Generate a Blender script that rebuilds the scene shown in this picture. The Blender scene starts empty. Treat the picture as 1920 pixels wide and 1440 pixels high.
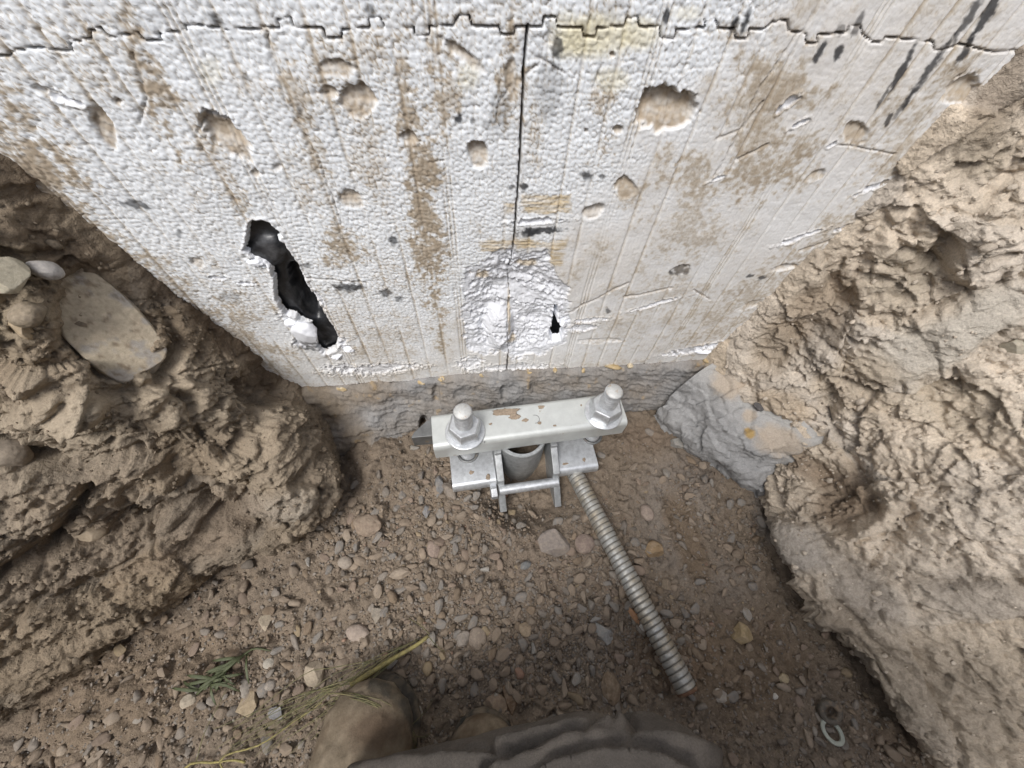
import bpy, math, random
import numpy as np
from mathutils import Vector, Matrix, Euler

random.seed(7)
RNG = np.random.default_rng(11)
SC = bpy.context.scene
COL = SC.collection
R = math.radians

# ------------------------------------------------------------------ camera
F_PX, CX, CY = 760.0, 960.0, 720.0          # focal length in photo pixels (1920 x 1440)
CAM = np.array([0.0, -0.33, 0.63])
_d = np.array([920 - CX, -(1180 - CY), -F_PX]); _d /= np.linalg.norm(_d)      # where plumb lines meet
_x = np.array([9030.0, 670.0, -F_PX]); _x -= _d * _x.dot(_d); _x /= np.linalg.norm(_x)
_z = -_d
_y = np.cross(_z, _x)
ROT = np.stack([_x, _y, _z])                # rows: world axes in camera coordinates => world = ROT @ cam
cam_data = bpy.data.cameras.new("camera")
cam_data.sensor_width = 36.0
cam_data.lens = F_PX / 1920 * 36.0
cam_data.clip_start = 0.01
cam_data.clip_end = 500
cam = bpy.data.objects.new("camera", cam_data)
COL.objects.link(cam)
M4 = Matrix([list(ROT[0]) + [CAM[0]], list(ROT[1]) + [CAM[1]], list(ROT[2]) + [CAM[2]], [0, 0, 0, 1]])
cam.matrix_world = M4
SC.camera = cam

# ------------------------------------------------------------------ sky, sun, exposure
SUN_EL, SUN_AZ = R(57), R(213)              # azimuth clockwise from +Y
world = bpy.data.worlds.new("World"); SC.world = world; world.use_nodes = True
wn = world.node_tree.nodes; wl = world.node_tree.links
bg = wn["Background"]
sky = wn.new("ShaderNodeTexSky"); sky.sky_type = 'NISHITA'; sky.sun_disc = False
sky.sun_elevation = SUN_EL; sky.sun_rotation = SUN_AZ; sky.dust_density = 3.0; sky.air_density = 1.0
hs = wn.new("ShaderNodeHueSaturation"); hs.inputs["Saturation"].default_value = 0.52
wl.new(sky.outputs[0], hs.inputs["Color"]); wl.new(hs.outputs[0], bg.inputs["Color"])
bg.inputs["Strength"].default_value = 0.105
sun_d = bpy.data.lights.new("sun", 'SUN'); sun_d.energy = 1.5; sun_d.angle = R(24); sun_d.color = (1.0, 0.98, 0.955)
sun = bpy.data.objects.new("sun", sun_d); COL.objects.link(sun)
sd = Vector((math.sin(SUN_AZ) * math.cos(SUN_EL), math.cos(SUN_AZ) * math.cos(SUN_EL), math.sin(SUN_EL)))
sun.rotation_euler = sd.to_track_quat('Z', 'Y').to_euler()
sun.location = sd * 5
SC.view_settings.view_transform = 'Standard'; SC.view_settings.look = 'None'
SC.view_settings.gamma = 1.0; SC.view_settings.use_curve_mapping = False
SC.view_settings.exposure = 0.78

# ------------------------------------------------------------------ photo pixel <-> world
def ray(px, py):
    c = np.stack([np.asarray(px, float) - CX, CY - np.asarray(py, float), np.full(np.shape(px), -F_PX)], -1)
    return c @ ROT.T
def at_z(px, py, z):
    r = ray(px, py); return CAM + r * ((np.asarray(z) - CAM[2]) / r[..., 2])[..., None]
def at_y(px, py, y):
    r = ray(px, py); return CAM + r * ((np.asarray(y) - CAM[1]) / r[..., 1])[..., None]
def project(P):
    c = (P - CAM) @ ROT
    k = np.where(c[..., 2] < -0.02, -c[..., 2], 1e9)
    bad = c[..., 2] >= -0.02
    px = CX + F_PX * c[..., 0] / k; py = CY - F_PX * c[..., 1] / k
    return np.where(bad, -9999, px), np.where(bad, -9999, py)

# ------------------------------------------------------------------ noise
def _h(ix, iy, iz, s):
    with np.errstate(over='ignore'):
        h = (ix.astype(np.uint32) * np.uint32(374761393) + iy.astype(np.uint32) * np.uint32(668265263)
             + iz.astype(np.uint32) * np.uint32(2147483647 - 61) + np.uint32(s) * np.uint32(2246822519))
        h = (h ^ (h >> np.uint32(13))) * np.uint32(1274126177)
        h = (h ^ (h >> np.uint32(16))) * np.uint32(2654435761)
        return h ^ (h >> np.uint32(15))
def _f3(h):
    k = np.float32(1 / 1023.0)
    return ((h & np.uint32(1023)).astype(np.float32) * k, ((h >> np.uint32(10)) & np.uint32(1023)).astype(np.float32) * k,
            ((h >> np.uint32(20)) & np.uint32(1023)).astype(np.float32) * k)
def perlin(P, s=0):
    P = np.asarray(P, np.float32)
    i = np.floor(P); f = P - i; i = i.astype(np.int64)
    u = f * f * f * (f * (f * 6 - 15) + 10)
    out = 0
    for dx in (0, 1):
        wx = u[:, 0] if dx else 1 - u[:, 0]
        for dy in (0, 1):
            wy = u[:, 1] if dy else 1 - u[:, 1]
            for dz in (0, 1):
                wz = u[:, 2] if dz else 1 - u[:, 2]
                a, b, c = _f3(_h(i[:, 0] + dx, i[:, 1] + dy, i[:, 2] + dz, s))
                out = out + wx * wy * wz * ((a * 2 - 1) * (f[:, 0] - dx) + (b * 2 - 1) * (f[:, 1] - dy) + (c * 2 - 1) * (f[:, 2] - dz))
    return out * 1.6
def fbm(P, o=4, s=0, gain=0.5):
    t, a, n = 0, 1.0, 0
    P = np.asarray(P, np.float32)
    for k in range(o):
        t = t + a * perlin(P * (2.03 ** k) + 17.3 * k, s + k); n += a; a *= gain
    return t / n
def ridged(P, o=3, s=0):
    t, a, n = 0, 1.0, 0
    P = np.asarray(P, np.float32)
    for k in range(o):
        t = t + a * (1 - 2 * np.abs(perlin(P * (2.1 ** k) + 9.1 * k, s + k))); n += a; a *= 0.5
    return t / n
def worley(P, s=0, full=False):
    """F1, F2, vector to nearest, three random numbers of the nearest cell"""
    P = np.asarray(P, np.float32)
    n = len(P)
    f1 = np.full(n, 9, np.float32); f2 = f1.copy(); idh = np.zeros(n, np.uint32); vec = np.zeros((n, 3), np.float32)
    if full: base = np.floor(P).astype(np.int64); rng = (-1, 0, 1)
    else: base = np.floor(P - 0.5).astype(np.int64); rng = (0, 1)
    for dx in rng:
        for dy in rng:
            for dz in rng:
                ix, iy, iz = base[:, 0] + dx, base[:, 1] + dy, base[:, 2] + dz
                h = _h(ix, iy, iz, s); a, b, c = _f3(h)
                v = np.stack([P[:, 0] - ix - 0.12 - 0.76 * a, P[:, 1] - iy - 0.12 - 0.76 * b, P[:, 2] - iz - 0.12 - 0.76 * c], 1).astype(np.float32)
                d = (v * v).sum(1)
                m = d < f1
                f2 = np.where(m, f1, np.minimum(f2, d)); f1 = np.where(m, d, f1)
                idh = np.where(m, h, idh); vec[m] = v[m]
    with np.errstate(over='ignore'):
        r = _f3((idh ^ np.uint32(0x9E3779B9)) * np.uint32(2654435761))
    return np.sqrt(f1), np.sqrt(f2), vec, r
def worley2(U, V, s=0):
    n = len(U); f1 = np.full(n, 9.0); f2 = f1.copy()
    iu, iv = np.floor(U).astype(np.int64), np.floor(V).astype(np.int64); z = np.zeros_like(iu)
    idh = np.zeros(n, np.uint32)
    for dx in (-1, 0, 1):
        for dy in (-1, 0, 1):
            h = _h(iu + dx, iv + dy, z, s); a, b, c = _f3(h)
            d = (U - iu - dx - .07 - .86 * a) ** 2 + (V - iv - dy - .07 - .86 * b) ** 2
            m = d < f1
            f2 = np.where(m, f1, np.minimum(f2, d)); f1 = np.where(m, d, f1); idh = np.where(m, h, idh)
    return np.sqrt(f1), np.sqrt(f2), _f3((idh ^ np.uint32(77777)))[0]
def sstep(a, b, x):
    t = np.clip((x - a) / (b - a), 0, 1); return t * t * (3 - 2 * t)
def mix(a, b, t):
    return a + (np.asarray(b) - a) * t[:, None]
def ell(px, py, cx, cy, rx, ry, rot=0):
    """1 at the centre, 0 on the ellipse's rim, negative outside"""
    c, s = math.cos(R(rot)), math.sin(R(rot)); dx, dy = px - cx, py - cy
    return 1 - np.sqrt(((dx * c + dy * s) / rx) ** 2 + ((-dx * s + dy * c) / ry) ** 2)
def seg_dist(px, py, pts):
    """distance to a polyline, and which side"""
    best = np.full(px.shape, 1e9)
    for (x0, y0), (x1, y1) in zip(pts[:-1], pts[1:]):
        dx, dy = x1 - x0, y1 - y0; L = dx * dx + dy * dy + 1e-9
        t = np.clip(((px - x0) * dx + (py - y0) * dy) / L, 0, 1)
        best = np.minimum(best, np.hypot(px - x0 - t * dx, py - y0 - t * dy))
    return best
def inpoly(px, py, pts):
    ins = np.zeros(px.shape, bool)
    n = len(pts)
    for i in range(n):
        x0, y0 = pts[i]; x1, y1 = pts[(i + 1) % n]
        if y0 == y1: continue
        c = ((y0 > py) != (y1 > py)) & (px < (x1 - x0) * (py - y0) / (y1 - y0) + x0)
        ins ^= c
    return ins
def sdpoly(px, py, pts):
    """signed pixel distance to a closed outline, positive inside"""
    d = seg_dist(px, py, list(pts) + [pts[0]])
    return np.where(inpoly(px, py, pts), d, -d)

# ------------------------------------------------------------------ materials
def attr_mat(name, rough=0.9, bumps=((900, 0.3, 0.0004),), vary=(350, 0.25), spec=0.25, speck=None):
    m = bpy.data.materials.new(name); m.use_nodes = True
    N, L = m.node_tree.nodes, m.node_tree.links
    p = N["Principled BSDF"]; p.inputs["Roughness"].default_value = rough
    p.inputs["Specular IOR Level"].default_value = spec
    a = N.new("ShaderNodeAttribute"); a.attribute_name = "Col"
    tc = N.new("ShaderNodeTexCoord")
    nz = N.new("ShaderNodeTexNoise"); nz.inputs["Scale"].default_value = vary[0]; nz.inputs["Detail"].default_value = 6
    nz.inputs["Roughness"].default_value = 0.7
    L.new(tc.outputs["Object"], nz.inputs["Vector"])
    mr = N.new("ShaderNodeMapRange"); mr.inputs["From Min"].default_value = 0.3; mr.inputs["From Max"].default_value = 0.7
    mr.inputs["To Min"].default_value = 1 - vary[1]; mr.inputs["To Max"].default_value = 1 + vary[1]
    L.new(nz.outputs[0], mr.inputs["Value"])
    mx = N.new("ShaderNodeVectorMath"); mx.operation = 'SCALE'
    L.new(a.outputs["Color"], mx.inputs[0]); L.new(mr.outputs[0], mx.inputs["Scale"])
    L.new(mx.outputs[0], p.inputs["Base Color"])
    prev = None
    for sc, st, di in bumps:
        b = N.new("ShaderNodeBump"); b.inputs["Strength"].default_value = st; b.inputs["Distance"].default_value = di
        n2 = N.new("ShaderNodeTexNoise"); n2.inputs["Scale"].default_value = sc; n2.inputs["Detail"].default_value = 5
        L.new(tc.outputs["Object"], n2.inputs["Vector"]); L.new(n2.outputs[0], b.inputs["Height"])
        if prev: L.new(prev.outputs[0], b.inputs["Normal"])
        prev = b
    L.new(prev.outputs[0], p.inputs["Normal"])
    return m
def plain_mat(name, col, rough=0.5, metal=0.0, vary=0.15, scale=60, bump=0.0, col2=None, c2=(0.55, 0.65), spec=0.4, bscale=400):
    m = bpy.data.materials.new(name); m.use_nodes = True
    N, L = m.node_tree.nodes, m.node_tree.links
    p = N["Principled BSDF"]; p.inputs["Roughness"].default_value = rough; p.inputs["Metallic"].default_value = metal
    p.inputs["Specular IOR Level"].default_value = spec
    tc = N.new("ShaderNodeTexCoord")
    oi = N.new("ShaderNodeObjectInfo")
    add = N.new("ShaderNodeVectorMath"); add.operation = 'MULTIPLY_ADD'
    L.new(tc.outputs["Object"], add.inputs[0]); add.inputs[1].default_value = (1, 1, 1); L.new(oi.outputs["Random"], add.inputs[2])
    nz = N.new("ShaderNodeTexNoise"); nz.inputs["Scale"].default_value = scale; nz.inputs["Detail"].default_value = 7; nz.inputs["Roughness"].default_value = 0.65
    L.new(add.outputs[0], nz.inputs["Vector"])
    cr = N.new("ShaderNodeValToRGB")
    cr.color_ramp.elements[0].position = 0.3; cr.color_ramp.elements[1].position = 0.7
    cr.color_ramp.elements[0].color = (*[c * (1 - vary) for c in col], 1); cr.color_ramp.elements[1].color = (*[c * (1 + vary) for c in col], 1)
    L.new(nz.outputs[0], cr.inputs[0]); out = cr.outputs[0]
    if col2 is not None:
        n3 = N.new("ShaderNodeTexNoise"); n3.inputs["Scale"].default_value = scale * 0.6; n3.inputs["Detail"].default_value = 8; n3.inputs["Roughness"].default_value = 0.7
        L.new(add.outputs[0], n3.inputs["Vector"])
        r2 = N.new("ShaderNodeMapRange"); r2.inputs["From Min"].default_value = c2[0]; r2.inputs["From Max"].default_value = c2[1]
        L.new(n3.outputs[0], r2.inputs["Value"])
        mm = N.new("ShaderNodeMix"); mm.data_type = 'RGBA'; L.new(r2.outputs[0], mm.inputs["Factor"])
        L.new(out, mm.inputs[6]); mm.inputs[7].default_value = (*col2, 1); out = mm.outputs[2]
        if metal > 0:
            ml = N.new("ShaderNodeMath"); ml.operation = 'MULTIPLY_ADD'; L.new(r2.outputs[0], ml.inputs[0]); ml.inputs[1].default_value = -metal; ml.inputs[2].default_value = metal
            L.new(ml.outputs[0], p.inputs["Metallic"])
            m2 = N.new("ShaderNodeMath"); m2.operation = 'MULTIPLY_ADD'; L.new(r2.outputs[0], m2.inputs[0]); m2.inputs[1].default_value = 0.9 - rough; m2.inputs[2].default_value = rough
            L.new(m2.outputs[0], p.inputs["Roughness"])
    L.new(out, p.inputs["Base Color"])
    if bump > 0:
        b = N.new("ShaderNodeBump"); b.inputs["Strength"].default_value = 0.5; b.inputs["Distance"].default_value = bump
        n2 = N.new("ShaderNodeTexNoise"); n2.inputs["Scale"].default_value = bscale; n2.inputs["Detail"].default_value = 5
        L.new(tc.outputs["Object"], n2.inputs["Vector"]); L.new(n2.outputs[0], b.inputs["Height"]); L.new(b.outputs[0], p.inputs["Normal"])
    return m
MAT_FOAM = attr_mat("foam", 0.75, ((700, 0.35, 0.0006),), (260, 0.05), 0.3)
MAT_SOIL = attr_mat("soil", 0.95, ((300, 0.7, 0.003), (1200, 0.6, 0.0008)), (420, 0.22), 0.15)
MAT_CONC = attr_mat("rough concrete", 0.92, ((400, 0.6, 0.0018), (1500, 0.5, 0.0005)), (500, 0.15), 0.2)
MAT_STONE = attr_mat("stone", 0.85, ((350, 0.45, 0.0012), (1500, 0.4, 0.0004)), (260, 0.2), 0.25)
MAT_CLOTH = attr_mat("work cloth", 0.92, ((90, 0.5, 0.004), (1300, 0.8, 0.0012)), (700, 0.22), 0.12)

# ------------------------------------------------------------------ mesh helpers
def new_mesh(name, V, faces, col=None, smooth=True, mat=None):
    me = bpy.data.meshes.new(name)
    V = np.asarray(V, np.float32).reshape(-1, 3)
    me.vertices.add(len(V)); me.vertices.foreach_set("co", V.ravel())
    if isinstance(faces, np.ndarray):
        n, k = faces.shape
        me.loops.add(n * k); me.loops.foreach_set("vertex_index", faces.astype(np.int32).ravel())
        me.polygons.add(n); me.polygons.foreach_set("loop_start", np.arange(0, n * k, k, dtype=np.int32))
    else:
        me = bpy.data.meshes.new(name); me.from_pydata([tuple(v) for v in V], [], faces)
    me.update(calc_edges=True); me.validate()
    if col is not None:
        ca = me.color_attributes.new("Col", 'FLOAT_COLOR', 'POINT')
        c4 = np.ones((len(V), 4), np.float32); c4[:, :3] = np.clip(col, 0, 1)
        ca.data.foreach_set("color", c4.ravel())
    if smooth: me.polygons.foreach_set("use_smooth", np.ones(len(me.polygons), bool))
    if mat: me.materials.append(mat)
    return me
def link(name, me, parent=None, loc=None):
    o = bpy.data.objects.new(name, me); COL.objects.link(o)
    if parent: o.parent = parent
    if loc is not None: o.location = loc
    return o
def tag(o, label=None, cat=None, group=None, kind=None):
    if label: o['label'] = label
    if cat: o['category'] = cat
    if group: o['group'] = group
    if kind: o['kind'] = kind
    return o
def empty(name, loc, label, cat, group=None, rot=None):
    o = bpy.data.objects.new(name, None); COL.objects.link(o); o.location = loc; o.empty_display_size = 0.02
    if rot is not None: o.rotation_euler = rot
    return tag(o, label, cat, group)
def grid_faces(nu, nv):
    i = np.arange((nu - 1) * (nv - 1)); a = (i // (nv - 1)) * nv + i % (nv - 1)
    return np.stack([a, a + nv, a + nv + 1, a + 1], 1)
def lattice(ctrl, ns, nt, dense=None, dense_s=None):
    """smooth surface through a grid of control points (Catmull-Rom both ways), about even in arc length"""
    C = np.asarray(ctrl, float)
    def resample(C, n, dn=None):
        L = np.linalg.norm(np.diff(C, axis=0), axis=2).mean(1); k = np.concatenate([[0], np.cumsum(L)]); k /= k[-1]
        t = np.linspace(0, 1, n)
        if dn: t = np.interp(t, [0, dn[1], 1], [0, dn[0], 1])
        seg = np.clip(np.searchsorted(k, t, side='right') - 1, 0, len(k) - 2)
        u = ((t - k[seg]) / (k[seg + 1] - k[seg]))[:, None, None]
        g = lambda i: C[np.clip(i, 0, len(C) - 1)]
        p0, p1, p2, p3 = g(seg - 1), g(seg), g(seg + 1), g(seg + 2)
        return 0.5 * (2 * p1 + (p2 - p0) * u + (2 * p0 - 5 * p1 + 4 * p2 - p3) * u ** 2 + (3 * p1 - p0 - 3 * p2 + p3) * u ** 3)
    A = resample(C, ns, dense_s)
    B = resample(A.transpose(1, 0, 2), nt, dense).transpose(1, 0, 2)
    return B
def grid_normals(G):
    du = np.gradient(G, axis=0); dv = np.gradient(G, axis=1)
    n = np.cross(du, dv); n /= np.linalg.norm(n, axis=2, keepdims=True) + 1e-12
    return n
def fix_out(N, toward):
    """turn the normals so that on the whole they look towards a point"""
    return N
def px_lattice(rows):
    out = []
    for r in rows:
        o = []
        for p in r:
            if len(p) == 3: o.append(at_z(p[0], p[1], p[2]))
            else: o.append(at_y(p[0], p[1], p[3]))
        out.append(o)
    return np.array(out)

# ================================================================== FOAM WALL
SEAM = [(-420, 150), (-60, 106), (20, 102), (22, 95), (67, 88), (130, 95), (137, 95), (133, 78), (172, 70), (170, 55), (190, 52), (207, 68), (260, 62),
        (272, 75), (305, 77), (295, 64), (350, 57), (345, 47), (362, 46), (425, 56), (525, 52), (520, 36), (545, 33), (550, 50), (605, 52),
        (610, 70), (640, 71), (642, 55), (695, 50), (692, 33), (715, 33), (720, 49), (775, 50), (778, 65), (805, 65), (805, 50), (850, 47),
        (860, 30), (880, 30), (885, 49), (935, 50), (940, 64), (965, 65), (967, 50), (1017, 50), (1019, 31), (1042, 31), (1045, 50),
        (1092, 51), (1094, 69), (1117, 70), (1119, 52), (1172, 49), (1174, 34), (1195, 32), (1199, 50), (1237, 52), (1239, 71), (1267, 72),
        (1268, 56), (1322, 52), (1322, 37), (1342, 36), (1345, 52), (1377, 54), (1379, 72), (1402, 72), (1405, 54), (1432, 54), (1450, 40),
        (1475, 38), (1478, 57), (1510, 62), (1510, 80), (1530, 80), (1532, 65), (1587, 60), (1590, 49), (1612, 49), (1615, 62), (1635, 79),
        (1653, 79), (1660, 68), (1720, 75), (1747, 77), (1749, 92), (1770, 92), (1800, 82), (1860, 97), (1900, 95), (1990, 105), (2400, 160)]
CRACK = [(990, 48), (984, 100), (980, 200), (975, 300), (970, 370), (965, 440), (960, 480), (953, 520), (957, 560), (950, 610), (953, 660), (950, 705)]
HOLE = [(420 + a / 4.236, 380 + b / 4.236) for a, b in
        [(205, 165), (250, 150), (300, 150), (350, 165), (400, 215), (450, 265), (420, 290), (470, 340), (520, 400), (575, 490), (620, 575), (650, 650),
         (690, 720), (745, 790), (800, 900), (860, 990), (915, 1090), (880, 1160), (790, 1190), (740, 1130), (715, 1050), (690, 960), (590, 925),
         (575, 890), (480, 860), (420, 760), (405, 600), (380, 500), (330, 450), (240, 410), (165, 375), (185, 300), (190, 220)]]
SMALLHOLE = [(1040, 578), (1046, 574), (1049, 590), (1044, 604), (1060, 618), (1052, 640), (1036, 643), (1030, 632), (1036, 612), (1038, 596)]
TORN = [(898, 492), (920, 480), (955, 468), (985, 474), (1025, 466), (1032, 492), (1040, 508), (1066, 540), (1068, 600), (1062, 640), (1048, 655),
        (1000, 668), (965, 672), (950, 668), (905, 662), (868, 655), (872, 630), (862, 600), (870, 560), (862, 535), (872, 505)]
BOT = [(-420, 830), (300, 760), (540, 728), (640, 724), (700, 717), (760, 716), (800, 710), (880, 702), (1000, 694), (1100, 690), (1200, 684), (1300, 678), (1380, 668), (1700, 645), (2300, 600)]

bw = np.array([at_y(a, b, 0.0) for a, b in BOT])
STEP = 0.00096
U = np.concatenate([np.linspace(-1.3, -0.475, 60), np.arange(-0.465, 0.465, STEP), np.linspace(0.475, 1.3, 60)])
zb = np.interp(U, bw[:, 0], bw[:, 2])
zb = zb + 0.0022 * fbm(np.stack([U * 60, U * 0, U * 0], 1), 4, 5)
TOPZ = 0.60
nv = 480
tv = np.linspace(0, 1, nv)
UU = np.repeat(U[:, None], nv, 1); ZZ = zb[:, None] + (TOPZ - zb[:, None]) * tv[None, :]
# a few coarse rows carry the wall on upwards
ext = np.linspace(TOPZ + 0.01, TOPZ + 0.9, 24)
UU = np.concatenate([UU, np.repeat(U[:, None], len(ext), 1)], 1); ZZ = np.concatenate([ZZ, np.repeat(ext[None, :], len(U), 0)], 1)
# thin out the sides' columns above
nu, nvv = UU.shape
u = UU.ravel(); z = ZZ.ravel(); n = len(u)
P0 = np.stack([u, np.zeros(n), z], 1)
px, py = project(P0)
P3 = np.stack([u, np.zeros(n) + 0.37, z], 1)
lo = fbm(P3 * 9, 4, 21); md = fbm(P3 * 38, 4, 22); hi = fbm(P3 * 170, 3, 23)

depth = np.zeros(n)                              # positive: pressed into the wall
BEAD = 0.0041
F1, F2, rb = worley2(u / BEAD + 0.5 * md, z / BEAD + 0.5 * hi, 3)
crease = 1 - sstep(0.0, 0.17, F2 - F1)
dome = np.sqrt(np.clip(1 - (F1 / 0.85) ** 2, 0, 1))
# the lower right was wiped flat; the beads show less there
film = sstep(-0.12, 0.25, (px - 1000) / 900 + (py - 330) / 700 * 0.9 + 0.25 * md + .2 * lo - 0.08)
film = np.maximum(film, sstep(520, 700, py) * 0.55)
bead = (1 - 0.72 * film) * ((np.abs(u) < 0.468) & (z < TOPZ + 0.002))
depth -= bead * (0.00095 * dome - 0.0006 * crease + 0.0004 * (rb - 0.5))
depth -= 0.0022 * lo + 0.0008 * md
# vertical moulding lines one inch apart, a triple line every sixth
g0 = at_y(1060, 690, 0.0)[0]
k = np.round((u - g0) / 0.0254); du = u - g0 - k * 0.0254
wob = 0.0006 * fbm(np.stack([z * 25, k * 3.7, k * 0], 1), 3, 31)
gline = np.exp(-((du - wob) / 0.0013) ** 2)
kk = np.mod(k, 6) == 0
for off in (-0.0035, 0.0035): gline = np.maximum(gline, np.where(kk, np.exp(-((du - wob - off) / 0.0009) ** 2), 0))
gl_on = 0.12 + 0.88 * sstep(-0.38, 0.12, fbm(np.stack([z * 7, k * 5.1, k * 0], 1), 2, 33)) * (0.7 + 0.3 * sstep(900, 1100, px))
gline = gline * gl_on
depth += 0.0017 * gline
# colour: white beads, dust in some creases
WHITE = np.array([0.835, 0.87, 0.905]); DUST = np.array([0.37, 0.30, 0.22]); BEIGE = np.array([0.62, 0.575, 0.50]); FILM = np.array([0.735, 0.72, 0.70])
col = np.repeat(WHITE[None], n, 0) * (1 + 0.05 * (rb[:, None] - 0.5))
col = mix(col, FILM, film * (0.65 + 0.35 * np.clip(lo * 2 + 0.5, 0, 1)))
# broad dirty zones: (x, y, rx, ry, rot, amount)
zones = [(290, 170, 30, 130, -22, .95), (255, 70, 25, 40, 0, .7), (420, 330, 26, 170, -25, .45), (560, 200, 24, 190, -20, .5), (800, 420, 34, 210, -6, 1.0), (770, 250, 22, 60, 0, .8),
         (850, 100, 50, 55, 35, .7), (840, 185, 34, 60, 0, .6), (960, 150, 36, 90, 0, .75), (640, 470, 44, 50, -20, .75), (760, 170, 14, 130, -5, .6),
         (70, 300, 60, 190, -42, 1.0), (180, 430, 45, 180, -42, .75), (300, 540, 50, 190, -50, .5), (450, 650, 60, 130, -50, .55),
         (1450, 160, 75, 70, 20, .75), (1420, 250, 90, 80, 30, .6), (1430, 320, 120, 70, -20, .8), (1300, 330, 70, 60, 20, .6), (1500, 330, 60, 60, 0, .5),
         (1360, 60, 60, 25, 0, .25), (1590, 250, 28, 40, 30, .6), (1700, 260, 130, 60, -45, .55), (1560, 440, 170, 40, -38, .55), (1300, 430, 80, 110, 30, .45), (1400, 560, 170, 45, -38, .5),
         (1180, 370, 30, 45, 0, .6), (1260, 560, 120, 90, 0, .35), (1140, 620, 130, 60, 0, .3), (1125, 180, 40, 40, 0, .5), (620, 590, 90, 70, 20, .25), (740, 640, 80, 50, 0, .3),
         (1130, 275, 30, 60, 10, .35), (1180, 690, 200, 22, -4, .35), (700, 700, 200, 25, -4, .3), (1480, 150, 20, 100, 30, .5), (1800, 170, 45, 45, -40, .8), (560, 350, 40, 90, -20, .35),
         (240, 40, 20, 60, -10, .5), (690, 300, 40, 120, -12, .35), (1000, 250, 18, 90, 0, .3), (880, 30, 60, 18, 0, .35), (100, 120, 30, 40, 0, .25), (450, 130, 40, 60, 0, .2), (1240, 700, 90, 25, 0, .2)]
dirt = 0.34 * np.clip(md * 1.3 + lo * 1.6 + 0.8 * hi - 0.12, 0, 1) + 0.18 * sstep(250, 700, py) * np.clip(0.5 + md + lo, 0, 1)
for a, b, rx, ry, ro, am in zones:
    e = ell(px, py, a, b, rx * 1.25, ry * 1.15, ro) + 0.95 * md + 0.75 * hi + 0.7 * lo - 0.12
    dirt = np.maximum(dirt, am * sstep(-0.15, 0.75, e))
dirt = np.clip(dirt, 0, 1)
dirt = dirt * (0.45 + 0.75 * np.clip(0.5 + 1.3 * hi + 0.4 * md, 0, 1))
dirt = np.clip(dirt + crease * bead * (0.36 + 0.6 * sstep(0.05, 0.5, dirt) + 0.18 * np.clip(lo * 2, 0, 1)), 0, 1)
dirt = np.clip(dirt + gline * (0.22 * (px < 1000) + 0.30 + 0.5 * np.clip(md + lo, 0, .6)), 0, 1)
col = mix(col, BEIGE, np.clip(dirt * 1.4, 0, 1)); col = mix(col, DUST, np.clip(dirt * 1.15 - 0.25, 0, 1))
# glue and foam adhesive: pale yellow at the top, ochre bands by the crack
OCH = np.array([0.50, 0.38, 0.20]); YEL = np.array([0.74, 0.68, 0.47])
for a, b, rx, ry, ro, am in [(1110, 70, 95, 50, -5, .75), (1200, 60, 50, 40, 0, .6), (1145, 150, 45, 30, 0, .5), (1060, 60, 40, 60, 0, .5), (1290, 25, 40, 20, 0, .35), (880, 140, 30, 40, 0, .35), (395, 130, 30, 40, 0, .25)]:
    col = mix(col, YEL, am * sstep(-0.05, 0.6, ell(px, py, a, b, rx, ry, ro) + 0.4 * md))
band_w = np.zeros(n)
for x0, x1, y0, y1 in [(972, 1074, 362, 402), (945, 970, 378, 402), (896, 960, 450, 474), (966, 1064, 447, 468), (1020, 1062, 470, 500)]:
    e = np.minimum.reduce([(px - x0) / 8, (x1 - px) / 10, (py - y0) / 5, (y1 - py) / 5]) + 1.6 * md + hi
    m_ = sstep(0, 1.2, e) * np.clip(0.75 + 0.9 * perlin(np.stack([u * 40, z * 700, z * 0], 1), 77), 0, 1); band_w = np.maximum(band_w, m_)
    col = mix(col, OCH * 1.05, m_ * 0.8)
depth += 0.0012 * band_w * perlin(np.stack([u * 50, z * 520, z * 0], 1), 78)
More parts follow.
